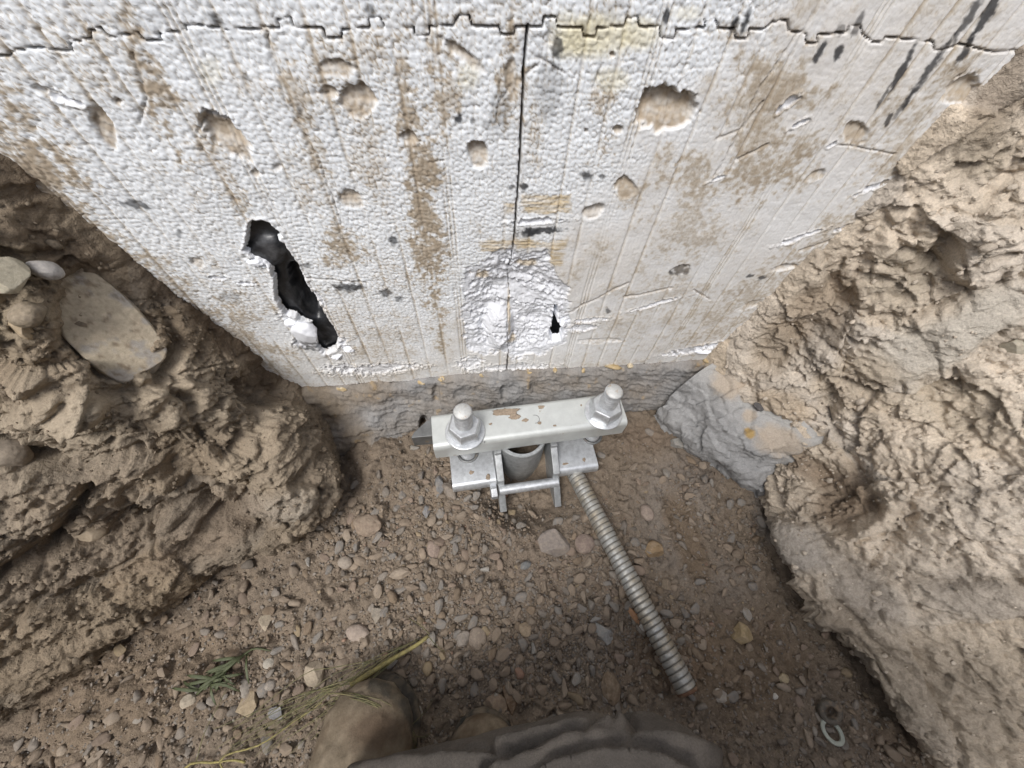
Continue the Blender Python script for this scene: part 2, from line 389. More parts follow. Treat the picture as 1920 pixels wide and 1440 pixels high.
# soot and tar streaks
BLK = np.array([0.035, 0.037, 0.042])
for a, b, rx, ry, ro, am in [(1043, 88, 11, 34, 4, .9), (1251, 30, 6, 20, 12, 1), (1378, 42, 7, 22, 20, 1), (1397, 42, 6, 20, 22, 1), (1405, 20, 5, 14, 22, .7), (1538, 93, 6, 32, 28, 1), (1570, 98, 7, 22, 22, 1.1),
                             (1608, 45, 6, 26, 25, .8), (1575, 55, 9, 14, 25, .7), (1690, 130, 6, 62, 28, 1), (1655, 180, 3, 30, 30, .8), (1735, 135, 7, 80, 33, .95), (1690, 200, 5, 40, 35, .7), (1820, 25, 7, 60, 31, .9),
                             (1850, 25, 7, 62, 32, 1), (1810, 90, 6, 40, 34, 1), (1768, 95, 5, 30, 30, .8), (1665, 222, 5, 13, 30, .9), (858, 222, 10, 9, 0, 1), (885, 226, 5, 7, 0, .7), (250, 383, 26, 8, 8, .85), (655, 537, 30, 8, -2, .95),
                             (722, 549, 11, 8, 0, .8), (748, 560, 8, 6, 0, .7), (735, 450, 16, 8, 0, .9), (1015, 432, 42, 8, -3, 1.1), (990, 437, 22, 7, 0, .8), (1102, 328, 11, 9, 0, .9), (1128, 331, 8, 5, 0, .8), (981, 350, 8, 6, 0, 1),
                             (960, 350, 6, 5, 0, .8), (1275, 507, 16, 8, -8, 1), (1405, 517, 9, 4, -20, .9), (1428, 521, 8, 4, -20, .9), (337, 437, 8, 9, 0, .7), (695, 14, 11, 20, 0, .7), (405, 40, 22, 11, 40, .7), (460, 143, 7, 8, 0, .7),
                             (560, 205, 7, 14, 0, .6), (570, 497, 12, 5, 0, .7), (1140, 583, 4, 5, 0, .8), (935, 205, 20, 50, 20, .4), (1030, 160, 25, 60, 0, .35), (560, 1090 / 2, 30, 8, 5, .5), (430, 555, 25, 10, 10, .35), (575, 648, 26, 8, 15, .8)]:
    e = ell(px, py, a, b, rx * 1.5, ry * 1.35, ro) + 0.75 * hi + 0.3 * md
    col = mix(col, BLK, np.clip(am, 0, 1) * 0.92 * sstep(0.12, 0.6, e))
# dents knocked into the face: (x, y, rx, ry, rot, depth, dirt)
for a, b, rx, ry, ro, dp, dd in [(1250, 203, 58, 42, 6, .013, .95), (673, 187, 32, 30, 0, .006, .8), (617, 172, 14, 12, 0, .004, .7), (632, 128, 30, 14, 5, .003, .6), (430, 258, 58, 24, 40, .008, .85), (198, 242, 16, 44, -28, .005, .85),
                                 (895, 288, 18, 27, 5, .009, .75), (765, 258, 15, 13, 0, .006, .7), (662, 374, 24, 22, 0, .004, .75), (1172, 350, 20, 20, 20, .004, .85), (1113, 397, 24, 12, -25, .006, .5), (1158, 243, 10, 8, 0, .006, .8),
                                 (1100, 247, 6, 6, 0, .004, .8), (1148, 103, 6, 5, 0, .004, .8), (1600, 248, 22, 22, 0, .004, .7), (870, 105, 60, 14, 38, .004, .8), (478, 326, 10, 8, 0, .003, .6), (1030, 75, 16, 20, 0, .002, .1),
                                 (1470, 502, 26, 6, -12, .006, .3), (1278, 505, 18, 8, -10, .004, .2), (520, 315, 9, 8, 0, .003, .4), (222, 190, 7, 6, 0, .004, .7), (98, 175, 40, 9, 20, .004, .2), (1530, 330, 20, 8, -30, .003, .3),
                                 (370, 492, 14, 9, 10, .003, .4), (1800, 170, 40, 22, -40, .006, .9), (1400, 575, 30, 6, -20, .003, .2), (1700, 350, 36, 7, -25, .004, .2), (1120, 640, 50, 5, -2, .003, 0), (960, 145, 14, 50, 0, .003, .6)]:
    near = (np.abs(px - a) < 140) & (np.abs(py - b) < 140)
    e = ell(px[near], py[near], a, b, rx * 1.08, ry * 1.08, ro) + 0.55 * md[near] + 0.30 * hi[near] + 0.3 * lo[near]
    above = sstep(0.0, 0.22, e) * (0.35 + 0.65 * sstep(0.9, -0.7, (py[near] - b) / ry))
    depth[near] += 0.72 * dp * above + 0.0010 * above * hi[near]
    if dd: col[near] = mix(mix(col[near], BEIGE * 0.95, dd * above), DUST * 1.2, dd * sstep(0.02, 0.35, e) * np.clip(0.75 + 1.0 * hi[near] + 0.5 * md[near], 0, 1))
# torn and scraped places show clean white foam
CLEAN = np.array([0.85, 0.87, 0.915])
sd_ = np.full(n, -99.0)
nr = (px > 800) & (px < 1130) & (py > 420) & (py < 720)
sd_[nr] = sdpoly(px[nr], py[nr], TORN) + 20 * md[nr] + 12 * hi[nr]
tor = sstep(-2, 5, sd_)
terr = np.zeros(n)
q = np.stack([u[nr] * 34, z[nr] * 0 + 3.3, z[nr] * 70 + u[nr] * 10], 1)
w1, w2, wv, wr = worley(q + 0.9 * np.stack([hi[nr], hi[nr], md[nr]], 1) + 0.5 * lo[nr][:, None], 41, True)
terr[nr] = 0.007 + 0.009 * fbm(np.stack([u[nr] * 26, z[nr] * 0 + 1.7, z[nr] * 52 + u[nr] * 12], 1) + 0.3 * hi[nr][:, None], 2, 44) + 0.005 * (wr[0] - 0.5) + 0.004 * np.clip(wv[:, 2], -0.6, 0.6) + 0.0016 * fbm(P3[nr] * 300, 3, 43)
terr[nr] = (0.5 * terr[nr] + 0.004) * (0.25 + 0.75 * sstep(0, 50, sd_[nr] + 14 * hi[nr])) + 0.003 * sstep(10, 60, sd_[nr])
terr[nr] -= 0.014 * sstep(-0.2, 0.5, ell(px[nr], py[nr], 936, 615, 26, 38, 0))          # knob of foam left standing
depth = depth * (1 - tor) + (depth * 0.2 + terr) * tor
col = mix(col, CLEAN * 0.88 * (1 + 0.05 * hi[:, None]), tor * 0.96)
for a, b, rx, ry in [(905, 520, 22, 12), (990, 500, 30, 10), (955, 590, 4, 60), (960, 640, 14, 10)]:
    col = mix(col, OCH * 1.2, tor * 0.6 * sstep(0, 0.7, ell(px, py, a, b, rx, ry) + 0.7 * hi))
for a, b, rx, ry, ro in [(700, 692, 90, 12, -4), (640, 690, 40, 10, 0), (960, 690, 80, 9, -3), (880, 680, 30, 14, 0), (1300, 655, 75, 7, -12), (1330, 648, 40, 6, -12), (1000, 415, 60, 7, -4), (1500, 445, 55, 5, -20), (1590, 425, 40, 6, -18), (1480, 190, 30, 8, -38),
                         (645, 650, 22, 9, 30), (565, 640, 20, 12, 0), (540, 600, 26, 10, 30), (490, 490, 24, 12, 25), (545, 490, 5, 20, -35), (600, 560, 6, 24, -35), (640, 640, 14, 10, 0), (410, 520, 22, 5, 5), (460, 530, 20, 4, 5), (400, 215, 28, 8, 25), (120, 185, 45, 8, 12),
                         (1230, 570, 60, 4, -15), (1345, 335, 26, 3, -20), (1110, 600, 40, 5, -5), (1090, 615, 40, 8, -8), (1640, 350, 40, 5, -25), (430, 224, 20, 4, 25), (1560, 270, 18, 5, -30), (1500, 230, 30, 5, -30)]:
    nr2 = (np.abs(px - a) < 130) & (np.abs(py - b) < 90)
    e = ell(px[nr2], py[nr2], a, b, rx, ry, ro) + 0.9 * hi[nr2] + 0.5 * md[nr2]
    m_ = sstep(0.15, 0.45, e)
    depth[nr2] += m_ * (0.0018 + 0.0018 * hi[nr2]) - 0.0009 * sstep(-0.15, 0.1, e) * (1 - m_)
    col[nr2] = mix(col[nr2], CLEAN * 0.88, m_ * 0.85)
# ragged cracks between beads
for pts, wd in [([(250, 100), (275, 180), (262, 230)], 2.0), ([(500, 60), (508, 110), (540, 200), (595, 290), (640, 420)], 1.3), ([(1020, 85), (1010, 120), (985, 140)], 1.5), ([(1000, 100), (1055, 135)], 1.5), ([(1130, 120), (1110, 165)], 1.3),
                ([(1430, 190), (1390, 240), (1345, 260)], 1.5), ([(1495, 60), (1420, 170), (1390, 240), (1340, 330)], 1.3), ([(1180, 530), (1120, 560), (1060, 590)], 1.2), ([(1260, 540), (1170, 560)], 1.2), ([(560, 520), (690, 530)], 1.0), ([(1300, 545), (1330, 560)], 1.2),
                ([(1650, 430), (1560, 450), (1500, 470)], 1.5), ([(1380, 300), (1440, 270)], 1.2), ([(1570, 270), (1680, 290)], 1.0), ([(380, 230), (370, 250)], 2.0), ([(610, 175), (645, 170)], 1.5), ([(960, 160), (935, 190), (930, 230)], 1.6)]:
    x0, x1 = min(p[0] for p in pts) - 12, max(p[0] for p in pts) + 12; y0, y1 = min(p[1] for p in pts) - 12, max(p[1] for p in pts) + 12
    nr2 = (px > x0) & (px < x1) & (py > y0) & (py < y1)
    dd = seg_dist(px[nr2] + 5 * hi[nr2], py[nr2] + 5 * md[nr2], pts)
    m_ = np.exp(-(dd / (wd * 1.3)) ** 2) * np.clip(0.8 + md[nr2], 0, 1)
    depth[nr2] += 0.002 * m_; col[nr2] = mix(col[nr2], DUST * 0.7, 0.6 * m_)
# rubbed dust just above the footing
col = mix(col, BEIGE, 0.25 * sstep(640, 720, py) * (1 - tor))
# block joints
ds = seg_dist(px, py, SEAM); near = ds < 14
jn = 0.9 + 0.6 * np.clip(md * 1.5 + .3 + hi * .6, -.4, 1); jm = np.exp(-(ds / jn) ** 2); depth += 0.006 * jm
col = mix(col, DUST * 0.55, np.clip(np.exp(-(ds / (jn * 1.1)) ** 2) * 0.8, 0, 1))
col = mix(col, DUST, 0.22 * np.exp(-(ds / 7) ** 2) * np.clip(0.5 + 2 * md, 0, 1))
cw = 2.2 - 1.2 * sstep(100, 600, py)
dc = seg_dist(px + 2.5 * hi, py, CRACK); cw = cw * (1 - 0.45 * tor); cm = np.exp(-(dc / (cw * 0.9)) ** 2); depth += 0.013 * cm * (1 - .6 * tor)
col = mix(col, DUST * 0.45, np.clip((1 - .5 * tor) * np.exp(-(dc / (cw * 0.95)) ** 2), 0, 1))
col = mix(col, DUST * 0.9, 0.3 * np.exp(-(dc / 9) ** 2) * np.clip(0.5 + 2 * md, 0, 1) * (1 - tor))
# holes
nrh = (px > 440) & (px < 660) & (py > 390) & (py < 690)
sdh = np.full(n, -99.0); sdh[nrh] = sdpoly(px[nrh], py[nrh], HOLE) + 4.5 * hi[nrh] + 2.5 * md[nrh] + 2.5
nrs = (px > 1010) & (px < 1080) & (py > 560) & (py < 660)
sdh[nrs] = np.maximum(sdh[nrs], sdpoly(px[nrs], py[nrs], SMALLHOLE) + 2.0 * hi[nrs])
rim = np.exp(-((sdh + 2.5) / 3.0) ** 2) * (sdh > -30); depth -= 0.0012 * rim * (1 - sstep(-1, 1, sdh))
col = mix(col, CLEAN, 0.7 * np.exp(-((sdh) / 3.0) ** 2) * np.clip(0.5 + 1.5 * md, 0, 1))
depth += np.where(px > 900, 0.010, 0.006) * sstep(-0.5, 2.0, sdh)
P = P0.copy(); P[:, 1] = depth
# lower edge rolls under
edge = np.tile(np.concatenate([[0.004, 0.001], np.zeros(nvv - 2)]), nu); P[:, 1] += edge
faces = grid_faces(nu, nvv)[:, ::-1]
fx, fy = px[faces].mean(1), py[faces].mean(1)
keep = (sdh[faces].min(1) < 2.2)
# which block a face belongs to
sx = [p[0] for p in SEAM]; upper = np.zeros(len(faces), bool)
big = SEAM + [(2400, -9000), (-420, -9000)]
bandf = (fy < 190) & (fx > -400) & (fx < 2380)
upper[bandf] = inpoly(fx[bandf], fy[bandf], big)
upper |= (P[faces[:, 0], 2] > at_y(960, 45, 0.0)[2] + 0.02)
right = (fx > np.interp(fy, [p[1] for p in CRACK], [p[0] for p in CRACK]))

wall = empty("foam_wall", (0, 0, 0), "white bead foam foundation wall, scuffed and dirty, with a torn black hole and moulded lines", "wall")
def sub_mesh(name, sel, parent, mat=MAT_FOAM):
    f = faces[sel]; used, inv = np.unique(f, return_inverse=True)
    return link(name, new_mesh(name, P[used], inv.reshape(f.shape), col[used], True, mat), parent)
b1 = sub_mesh("foam_block", keep & upper, wall); b1['label'] = "upper course of the foam wall above the toothed seam"
b2 = sub_mesh("foam_block", keep & ~upper & ~right, wall); b2['label'] = "foam block left of the vertical crack with the long black hole"
b3 = sub_mesh("foam_block", keep & ~upper & right, wall); b3['label'] = "foam block right of the vertical crack, wiped smooth and brown"

# black core sheet behind the hole, with a bulge and scratches
core_mat = plain_mat("black plastic core", (0.022, 0.023, 0.026), 0.32, 0, 0.6, 45, 0.0012, (0.12, 0.122, 0.128), (0.52, 0.72), 0.5, 120)
def core_sheet(cx0, cy0, w, h, seedv, bul, yd=0.0085):
    c = at_y(cx0, cy0, yd)
    a = np.linspace(-w, w, 70); b = np.linspace(-h, h, 110)
    A, B = np.meshgrid(a, b, indexing='ij')
    Q = np.stack([c[0] + A, np.full_like(A, yd), c[2] + B], 2).reshape(-1, 3)
    qx, qy = project(Q)
    Q[:, 1] += 0.0016 * fbm(Q * 60, 3, seedv) + 0.0007 * fbm(Q * np.array([500, 1, 90]), 3, seedv + 4)
    for (ex, ey, rx, ry, ro, dp) in bul:
        e = ell(qx, qy, ex, ey, rx, ry, ro) + 0.05 * fbm(Q * 60, 2, 9)
        Q[:, 1] += dp * sstep(0.0, 0.22, e)
    return new_mesh("core_sheet", Q, grid_faces(70, 110)[:, ::-1], None, True, core_mat)
o = link("core_sheet", core_sheet(545, 540, 0.10, 0.16, 51, [(575, 545, 26, 62, -28, 0.022), (500, 470, 40, 30, -30, -0.006)]), wall); o['label'] = "glossy black core seen through the long hole"
o = link("core_sheet", core_sheet(1045, 620, 0.03, 0.05, 57, [(1040, 625, 12, 16, 0, 0.01)], 0.034), wall)

# ------------------------------------------------------------------ lumps
ICO = {}
def ico(sub):
    if sub in ICO: return ICO[sub]
    t = (1 + 5 ** 0.5) / 2
    v = [(-1, t, 0), (1, t, 0), (-1, -t, 0), (1, -t, 0), (0, -1, t), (0, 1, t), (0, -1, -t), (0, 1, -t), (t, 0, -1), (t, 0, 1), (-t, 0, -1), (-t, 0, 1)]
    f = [(0, 11, 5), (0, 5, 1), (0, 1, 7), (0, 7, 10), (0, 10, 11), (1, 5, 9), (5, 11, 4), (11, 10, 2), (10, 7, 6), (7, 1, 8), (3, 9, 4), (3, 4, 2), (3, 2, 6), (3, 6, 8), (3, 8, 9), (4, 9, 5), (2, 4, 11), (6, 2, 10), (8, 6, 7), (9, 8, 1)]
    v = [np.array(a) / np.linalg.norm(a) for a in v]
    for _ in range(sub):
        cache, nf = {}, []
        def midp(a, b):
            kx = (min(a, b), max(a, b))
            if kx not in cache:
                m = v[a] + v[b]; v.append(m / np.linalg.norm(m)); cache[kx] = len(v) - 1
            return cache[kx]
        for a, b, c in f:
            x, y, w = midp(a, b), midp(b, c), midp(c, a); nf += [(a, x, w), (b, y, x), (c, w, y), (x, y, w)]
        f = nf
    ICO[sub] = (np.array(v), np.array(f)); return ICO[sub]
def rock_verts(sub, seed, dims, cuts=7, cut_at=(0.55, 0.85), rough=0.10, fine=0.03, soft=0.0):
    rg = np.random.default_rng(seed)
    v, f = ico(sub); v = v.copy()
    v = v * (1 + rough * 1.6 * fbm(v * 1.1 + seed * 3.1, 2, seed)[:, None])
    for _ in range(cuts):
        nrm = rg.normal(size=3); nrm /= np.linalg.norm(nrm)
        d = rg.uniform(*cut_at); o_ = v @ nrm - d; v = v - np.where(o_ > 0, o_, 0)[:, None] * nrm * (1 - soft)
    v = v * (1 + fine * fbm(v * 5 + seed, 3, seed + 1)[:, None])
    return v * (np.asarray(dims) / 2), f
def stone_col(v, base, seed, var=0.18, dust=(0.34, 0.285, 0.22), dusty=0.5):
    sc = 1.0 / (np.abs(v).max() + 1e-9)
    a = fbm(v * sc * 2.2 + seed, 4, seed); b = fbm(v * sc * 7 + seed, 3, seed + 3)
    c = np.repeat(np.asarray(base, float)[None], len(v), 0) * (1 + var * (a + 0.6 * b))[:, None]
    return mix(c, dust, dusty * sstep(-0.05, 0.5, a * 0.7 + b * 0.5 + 0.12))

# loose chunk of foam still hanging in the hole's lower end
cc = at_y(577, 628, -0.003)
v, f = rock_verts(3, 5, (0.034, 0.020, 0.044), 6, (0.55, 0.8), 0.12, 0.07)
w1, w2, wr = worley2(v[:, 0] / 0.0047 + 50, v[:, 2] / 0.0047, 3); v[:, 1] -= 0.0008 * np.clip(1 - (w1 / .7) ** 2, 0, 1)
cl = np.repeat(CLEAN[None] * 0.97, len(v), 0); cl = mix(cl, np.array([0.20, 0.20, 0.20]), 0.85 * sstep(0.1, 0.5, -(v[:, 2] + 0.006) / 0.012 + 0.5 * fbm(v * 150, 3, 6)) * (v[:, 2] > -0.016))
o = link("foam_chunk", new_mesh("foam_chunk", v, f, cl, True, MAT_FOAM), wall, cc); o['label'] = "loose foam chunk with a sooty underside in the hole's lower end"
for (a, b, w_, h_, sd0) in [(655, 652, .016, .008, 8), (548, 603, .020, .012, 9), (480, 490, .020, .010, 10), (634, 666, .02, .009, 12), (1056, 604, .010, .012, 13), (1318, 656, .03, .006, 17)]:
    v, f = rock_verts(3, sd0, (w_, .014, h_), 5, (0.6, 0.9), 0.2, 0.16)
    o = link("foam_flake", new_mesh("foam_flake", v, f, np.repeat(CLEAN[None], len(v), 0) * (0.97 + 0.06 * fbm(v * 300, 2, 1))[:, None], True, MAT_FOAM), wall, at_y(a, b, 0.002))
    o.rotation_euler = (0, R(random.uniform(-15, 15)), 0)

# ================================================================== CONCRETE FOOTING
def layered(Pt, seed, amp=1.0, diag=0.25):
    """overlapping flakes: a saw-tooth of warped bedding planes"""
    w_ = 0.010 * fbm(Pt * np.array([14, 30, 30]), 4, seed + 1) + 0.0035 * fbm(Pt * 90, 3, seed + 2)
    o_ = np.zeros(len(Pt))
    for k_, (fq, am) in enumerate(((70, .0026), (130, .0020), (230, .0012))):
        t_ = (Pt[:, 2] + diag * Pt[:, 0] + w_ * (1.2 - .2 * k_)) * fq; fr = t_ - np.floor(t_)
        o_ += am * (0.8 - fr) * sstep(0, .10, fr) * np.clip(0.55 + 1.3 * fbm(Pt * np.array([25, 40, 50]), 3, seed + 11 + k_), 0, 1.3)
    return amp * (o_ + 0.0012 * fbm(Pt * 300, 2, seed + 9))
footing = empty("concrete_footing", (0, 0, 0), "rough layered grey concrete footing strip under the foam wall", "footing")
ux = np.linspace(-0.36, 0.44, 440)
zf = np.interp(ux, U, zb)
prof = [(0.03, 0.0), (0.006, 0.0), (-0.006, -0.004), (-0.012, -0.030), (-0.020, -0.065), (-0.028, -0.095), (-0.020, -0.115), (0.02, -0.14)]
rows = []
for x_, z_ in zip(ux, zf):
    lf = float(sstep(-0.08, -0.22, np.array(x_)))
    rows.append([(x_, yy - lf * 0.035 * min(1, -dz / 0.07), z_ + dz * (1 + 0.25 * lf)) for yy, dz in prof])
C = np.array(rows)
G = lattice(C, 440, 100); N_ = -grid_normals(G); N_ *= np.sign(-(N_[..., 1:2].mean()))
g = G.reshape(-1, 3); nn = N_.reshape(-1, 3)
dsp = layered(g, 61, 1.7, 0.18) + 0.011 * fbm(g * 22, 4, 62) + 0.0016 * fbm(g * 160, 3, 67)
gx, gy = project(g)
for (a, b, rx, ry, am) in [(795, 795, 10, 18, .02), (818, 740, 9, 20, .008), (945, 735, 8, 18, .006), (1000, 722, 9, 20, .006), (700, 830, 16, 10, -.012)]:
    dsp -= am * sstep(-0.1, 0.6, ell(gx, gy, a, b, rx, ry))
g2 = g + nn * dsp[:, None]
GREY = np.array([0.27, 0.265, 0.26]); BRN = np.array([0.235, 0.195, 0.15])
t = fbm(g * 18, 4, 63); t2 = fbm(g * 90, 3, 64)
cc_ = np.repeat(GREY[None], len(g), 0) * (1 + 0.25 * t2)[:, None]
cc_ = mix(cc_, BRN, np.clip(0.25 + 0.9 * t + 0.65 * sstep(800, 560, gx), 0, 1))
cc_ = mix(cc_, [0.40, 0.28, 0.14], 0.5 * sstep(0.35, 0.6, t2 + 0.4 * t))
fm = new_mesh("footing_strip", g2, grid_faces(440, 100), cc_, True, MAT_CONC)
link("footing_strip", fm, footing)
# ochre squeeze-out of adhesive foam along the joint
ad_mat = plain_mat("dried adhesive", (0.42, 0.315, 0.17), 0.7, 0, 0.3, 120, 0.001, (0.62, 0.55, 0.42), (0.5, 0.65))
for i, (a, b, w_) in enumerate([(640, 728, .016), (703, 722, .010), (785, 716, .022), (828, 710, .012), (1092, 694, .010), (1150, 688, .028), (995, 697, .012), (1328, 676, .018), (1346, 674, .009), (905, 703, .009), (1040, 694, .007), (1182, 686, .010)]):
    v, f = rock_verts(2, 70 + i, (w_, .009, .007), 4, (0.6, 0.9), 0.25, 0.15)
    o = link("adhesive_lump", new_mesh("adhesive_lump", v, f, None, True, ad_mat), footing, at_y(a, b, -0.003)); o.rotation_euler = (R(random.uniform(-20, 20)), R(random.uniform(-12, 12)), R(random.uniform(-20, 20)))
# grey spill of concrete on the right
L_ = px_lattice([
    [(1225, 790, -.03), (1238, 768, .02), (1262, 738, .06), (1300, 705, .105), (1335, 682, .12), (1375, 665, .12), (1420, 640, .10)],
    [(1290, 850, -.03), (1262, 797, .025), (1292, 770, .055), (1330, 742, .095), (1365, 728, .115), (1430, 705, .125), (1490, 680, .10)],
    [(1350, 895, -.03), (1312, 842, .03), (1335, 822, .06), (1370, 790, .095), (1425, 765, .115), (1480, 750, .125), (1550, 720, .10)],
    [(1410, 935, -.03), (1365, 874, .035), (1385, 858, .055), (1415, 838, .085), (1465, 806, .108), (1515, 795, .12), (1580, 780, .10)],
    [(1440, 950, -.03), (1412, 896, .035), (1432, 882, .05), (1470, 862, .075), (1505, 842, .10), (1538, 832, .105), (1590, 820, .08)],
    [(1470, 960, -.03), (1450, 905, .02), (1480, 885, .03), (1520, 870, .045), (1545, 855, .06), (1560, 850, .05), (1600, 840, .04)]])
G = lattice(L_, 190, 170); N_ = grid_normals(G)
if (N_ * (CAM - G)).sum() < 0: N_ = -N_; flipc = True
else: flipc = False
g = G.reshape(-1, 3); nn = N_.reshape(-1, 3); gx, gy = project(g)
q = g + 0.02 * np.stack([fbm(g * 14, 2, 71), fbm(g * 14, 2, 72), fbm(g * 14, 2, 73)], 1)
w1, w2, wv, wr = worley(q * 34, 74, True)
dsp = 0.002 + 0.014 * fbm(g * 16, 4, 75) + 0.013 * (wr[0] - 0.5) + 0.006 * np.clip(wv @ np.array([.4, .5, .6]), -.6, .6) + 1.1 * layered(g, 76, 1.0, -0.6) * sstep(60, -40, (gx - 1330) * 0.7 - (gy - 760) * 1.0)
dsp += 0.0012 * fbm(g * 260, 3, 77)
t = fbm(g * 22, 4, 78); t2 = fbm(g * 110, 3, 79)
BLUE = np.array([0.31, 0.308, 0.305])
cc_ = np.repeat(BLUE[None], len(g), 0) * (1 + 0.22 * t2 + 0.15 * t)[:, None]
top = sstep(-20, 60, (gx - 1345) * 0.66 - (gy - 760) * 0.75)
cc_ = mix(cc_, [0.40, 0.39, 0.37], 0.7 * top)
for (a, b, rx, ry, ro) in [(1460, 825, 60, 36, 10), (1405, 780, 14, 16, 0), (1365, 720, 40, 34, 30), (1420, 735, 60, 25, 20)]:
    cc_ = mix(cc_, [0.43, 0.35, 0.265], 0.7 * sstep(-0.05, 0.5, ell(gx, gy, a, b, rx, ry, ro) + 0.35 * t + 0.3 * t2))
cc_ = mix(cc_, [0.40, 0.27, 0.10], 0.9 * sstep(0.1, 0.5, ell(gx, gy, 1405, 812, 13, 12) + 0.3 * t2))
ff = grid_faces(190, 170)
link("concrete_spill", new_mesh("concrete_spill", g + nn * dsp[:, None], ff[:, ::-1] if flipc else ff, cc_, True, MAT_CONC), footing)['label'] = "blue-grey lump of spilled concrete with an ochre smear at the footing's right end"

# ================================================================== EARTH BANKS
W_ = lambda *a: [(x_, y_, 0, 0.0) for x_, y_ in a]
def chunk(q, s, k, seed, full=False, crack=0.15):
    """broken-earth facets: each cell its own height and tilt"""
    w1, w2, wv, wr = worley(q * s, seed, full)
    tilt = np.stack([wr[0] - .5, wr[1] - .5, wr[2] - .5], 1)
    return k * ((wr[1] - 0.5) * 0.8 + 1.9 * (wv * tilt).sum(1) - crack * (1 - sstep(0.0, 0.12, w2 - w1))), wr[0]
def flakes(Pt, axis, seed):
    ax = np.asarray(axis, float); ax /= np.linalg.norm(ax); o_ = np.zeros(len(Pt))
    w_ = 0.030 * fbm(Pt * 9, 3, seed) + 0.010 * fbm(Pt * 34, 3, seed + 1) + 0.004 * fbm(Pt * 110, 2, seed + 2)
    for k_, (fq, am) in enumerate(((26, .0085), (61, .0048), (130, .0026))):
        t_ = (Pt @ ax + w_ * (1.1 - .2 * k_)) * fq; fr = t_ - np.floor(t_)
        o_ += am * (0.7 - fr) * sstep(0, .14, fr) * np.clip(0.35 + 1.7 * fbm(Pt * (14 + 12 * k_), 3, seed + 5 + k_), 0, 1.3)
    return o_
def bank(rows, ns, nt, seed, bed, gaps, feats, strata, paint, base, name, label):
    G = lattice(rows, ns, nt, (.46, .86), (.85, .92)); N_ = grid_normals(G)
    flip = (N_ * (CAM - G)).sum() < 0
    if flip: N_ = -N_
    g = G.reshape(-1, 3); nn = N_.reshape(-1, 3); gx, gy = project(g)
    rough = np.ones(len(g)); off = np.zeros(len(g))
    big = fbm(g * 6, 4, seed); mid = fbm(g * 26, 4, seed + 1)
    rough = 0.75 + 0.45 * sstep(-.28, .22, fbm(g * 9, 2, seed + 20))
    for (a, b, rx, ry, ro, h, r_) in feats:
        m_ = sstep(0.0, 0.48, ell(gx, gy, a, b, rx, ry, ro) + 0.30 * mid)
        off += 1.45 * h * m_; rough = rough * (1 - m_) + r_ * m_
    for pts, dp, wd in gaps:
        dd = seg_dist(gx + 14 * mid, gy + 14 * big, pts); off -= dp * np.exp(-(dd / wd) ** 2)
    warp = g + 0.006 * np.stack([fbm(g * 16, 3, seed + 2), fbm(g * 16, 3, seed + 3), fbm(g * 16, 3, seed + 4)], 1)
    ax, sc = strata
    ax = np.asarray(ax, float); ax /= np.linalg.norm(ax)
    q = warp + ax * (warp @ ax)[:, None] * (sc - 1)
    cm_ = 0.5 * sstep(.05, .35, fbm(g * 11, 2, seed + 30))
    c1, id1 = chunk(q, 8, 0.026, seed + 5, True, 0.1); c2, id2 = chunk(q, 22, 0.0125, seed + 6, True, cm_ * .8); c3, id3 = chunk(g + (q - g) * .5, 55, 0.0068, seed + 7, True, 0.15); c4, id4 = chunk(g, 125, 0.0040, seed + 8, True, 0.1)
    d = off + 0.014 * big + c1 * (0.4 + 0.5 * rough) + rough * (c2 + 0.008 * mid) + (0.2 + 0.8 * rough) * c3 * 1.1 + (0.2 + 0.8 * rough) * c4 + 0.0022 * (0.25 + rough) * fbm(g * 260, 3, seed + 9)
    d = d + flakes(g, bed, seed + 40) * (0.35 + 0.75 * rough) * (1.0 if seed < 150 else 0.62)
    d = d * ((0.45 if seed < 150 else 0.72) + (0.55 if seed < 150 else 0.28) * sstep(.04, .13, g[:, 2]))
    # pin it where it meets the wall so the join stays where it is
    pin = sstep(0.045, 0.0, g[:, 1]) * 0.75 + 0.25
    d = d * np.clip(0.22 + 0.78 * sstep(0.0, -0.06, g[:, 1]), 0, 1)
    c = np.repeat(np.asarray(base)[None], len(g), 0) * (1 + 0.20 * big + 0.22 * mid + 0.16 * (id2 - .5) + 0.12 * (id3 - .5))[:, None]
    c[:, 0] *= 1 + 0.06 * (id1 - .5); c[:, 2] *= 1 - 0.10 * (id1 - .5)
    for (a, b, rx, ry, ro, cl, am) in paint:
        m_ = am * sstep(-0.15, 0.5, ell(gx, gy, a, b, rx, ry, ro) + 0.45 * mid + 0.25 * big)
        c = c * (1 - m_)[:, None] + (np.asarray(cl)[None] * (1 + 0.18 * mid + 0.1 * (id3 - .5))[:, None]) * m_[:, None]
    ff = grid_faces(ns, nt)
    Pn = g + nn * d[:, None]
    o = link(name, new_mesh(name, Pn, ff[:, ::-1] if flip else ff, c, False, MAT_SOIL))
    gx, gy = project(Pn)
    tag(o, label, "earth bank", None, 'structure')
    return Pn, nn, gx, gy
def profile_rows(stations):
    out = []
    for (fx0, fy0), (dx0, dy0), lean, lip in stations:
        d0 = np.array([dx0, dy0]) / math.hypot(dx0, dy0); r_ = []
        for z_, k_ in ((-.04, .010), (-.005, .004), (.03, -lip * .7), (.065, -lip), (.11, -lip * .4 + lean * .06), (.18, lean * .15), (.26, lean * .25), (.34, lean * .35), (.42, lean * .45), (.50, lean * .52), (.62, lean * .64), (.80, lean * .8), (.93, lean * .95 + .02), (.97, lean + .12), (.98, lean + .5)):  # upper rows carried high out of view to cut skylight into the pit
            r_.append((fx0 + d0[0] * k_, fy0 + d0[1] * k_, z_))
        out.append(r_)
    return np.array(out)
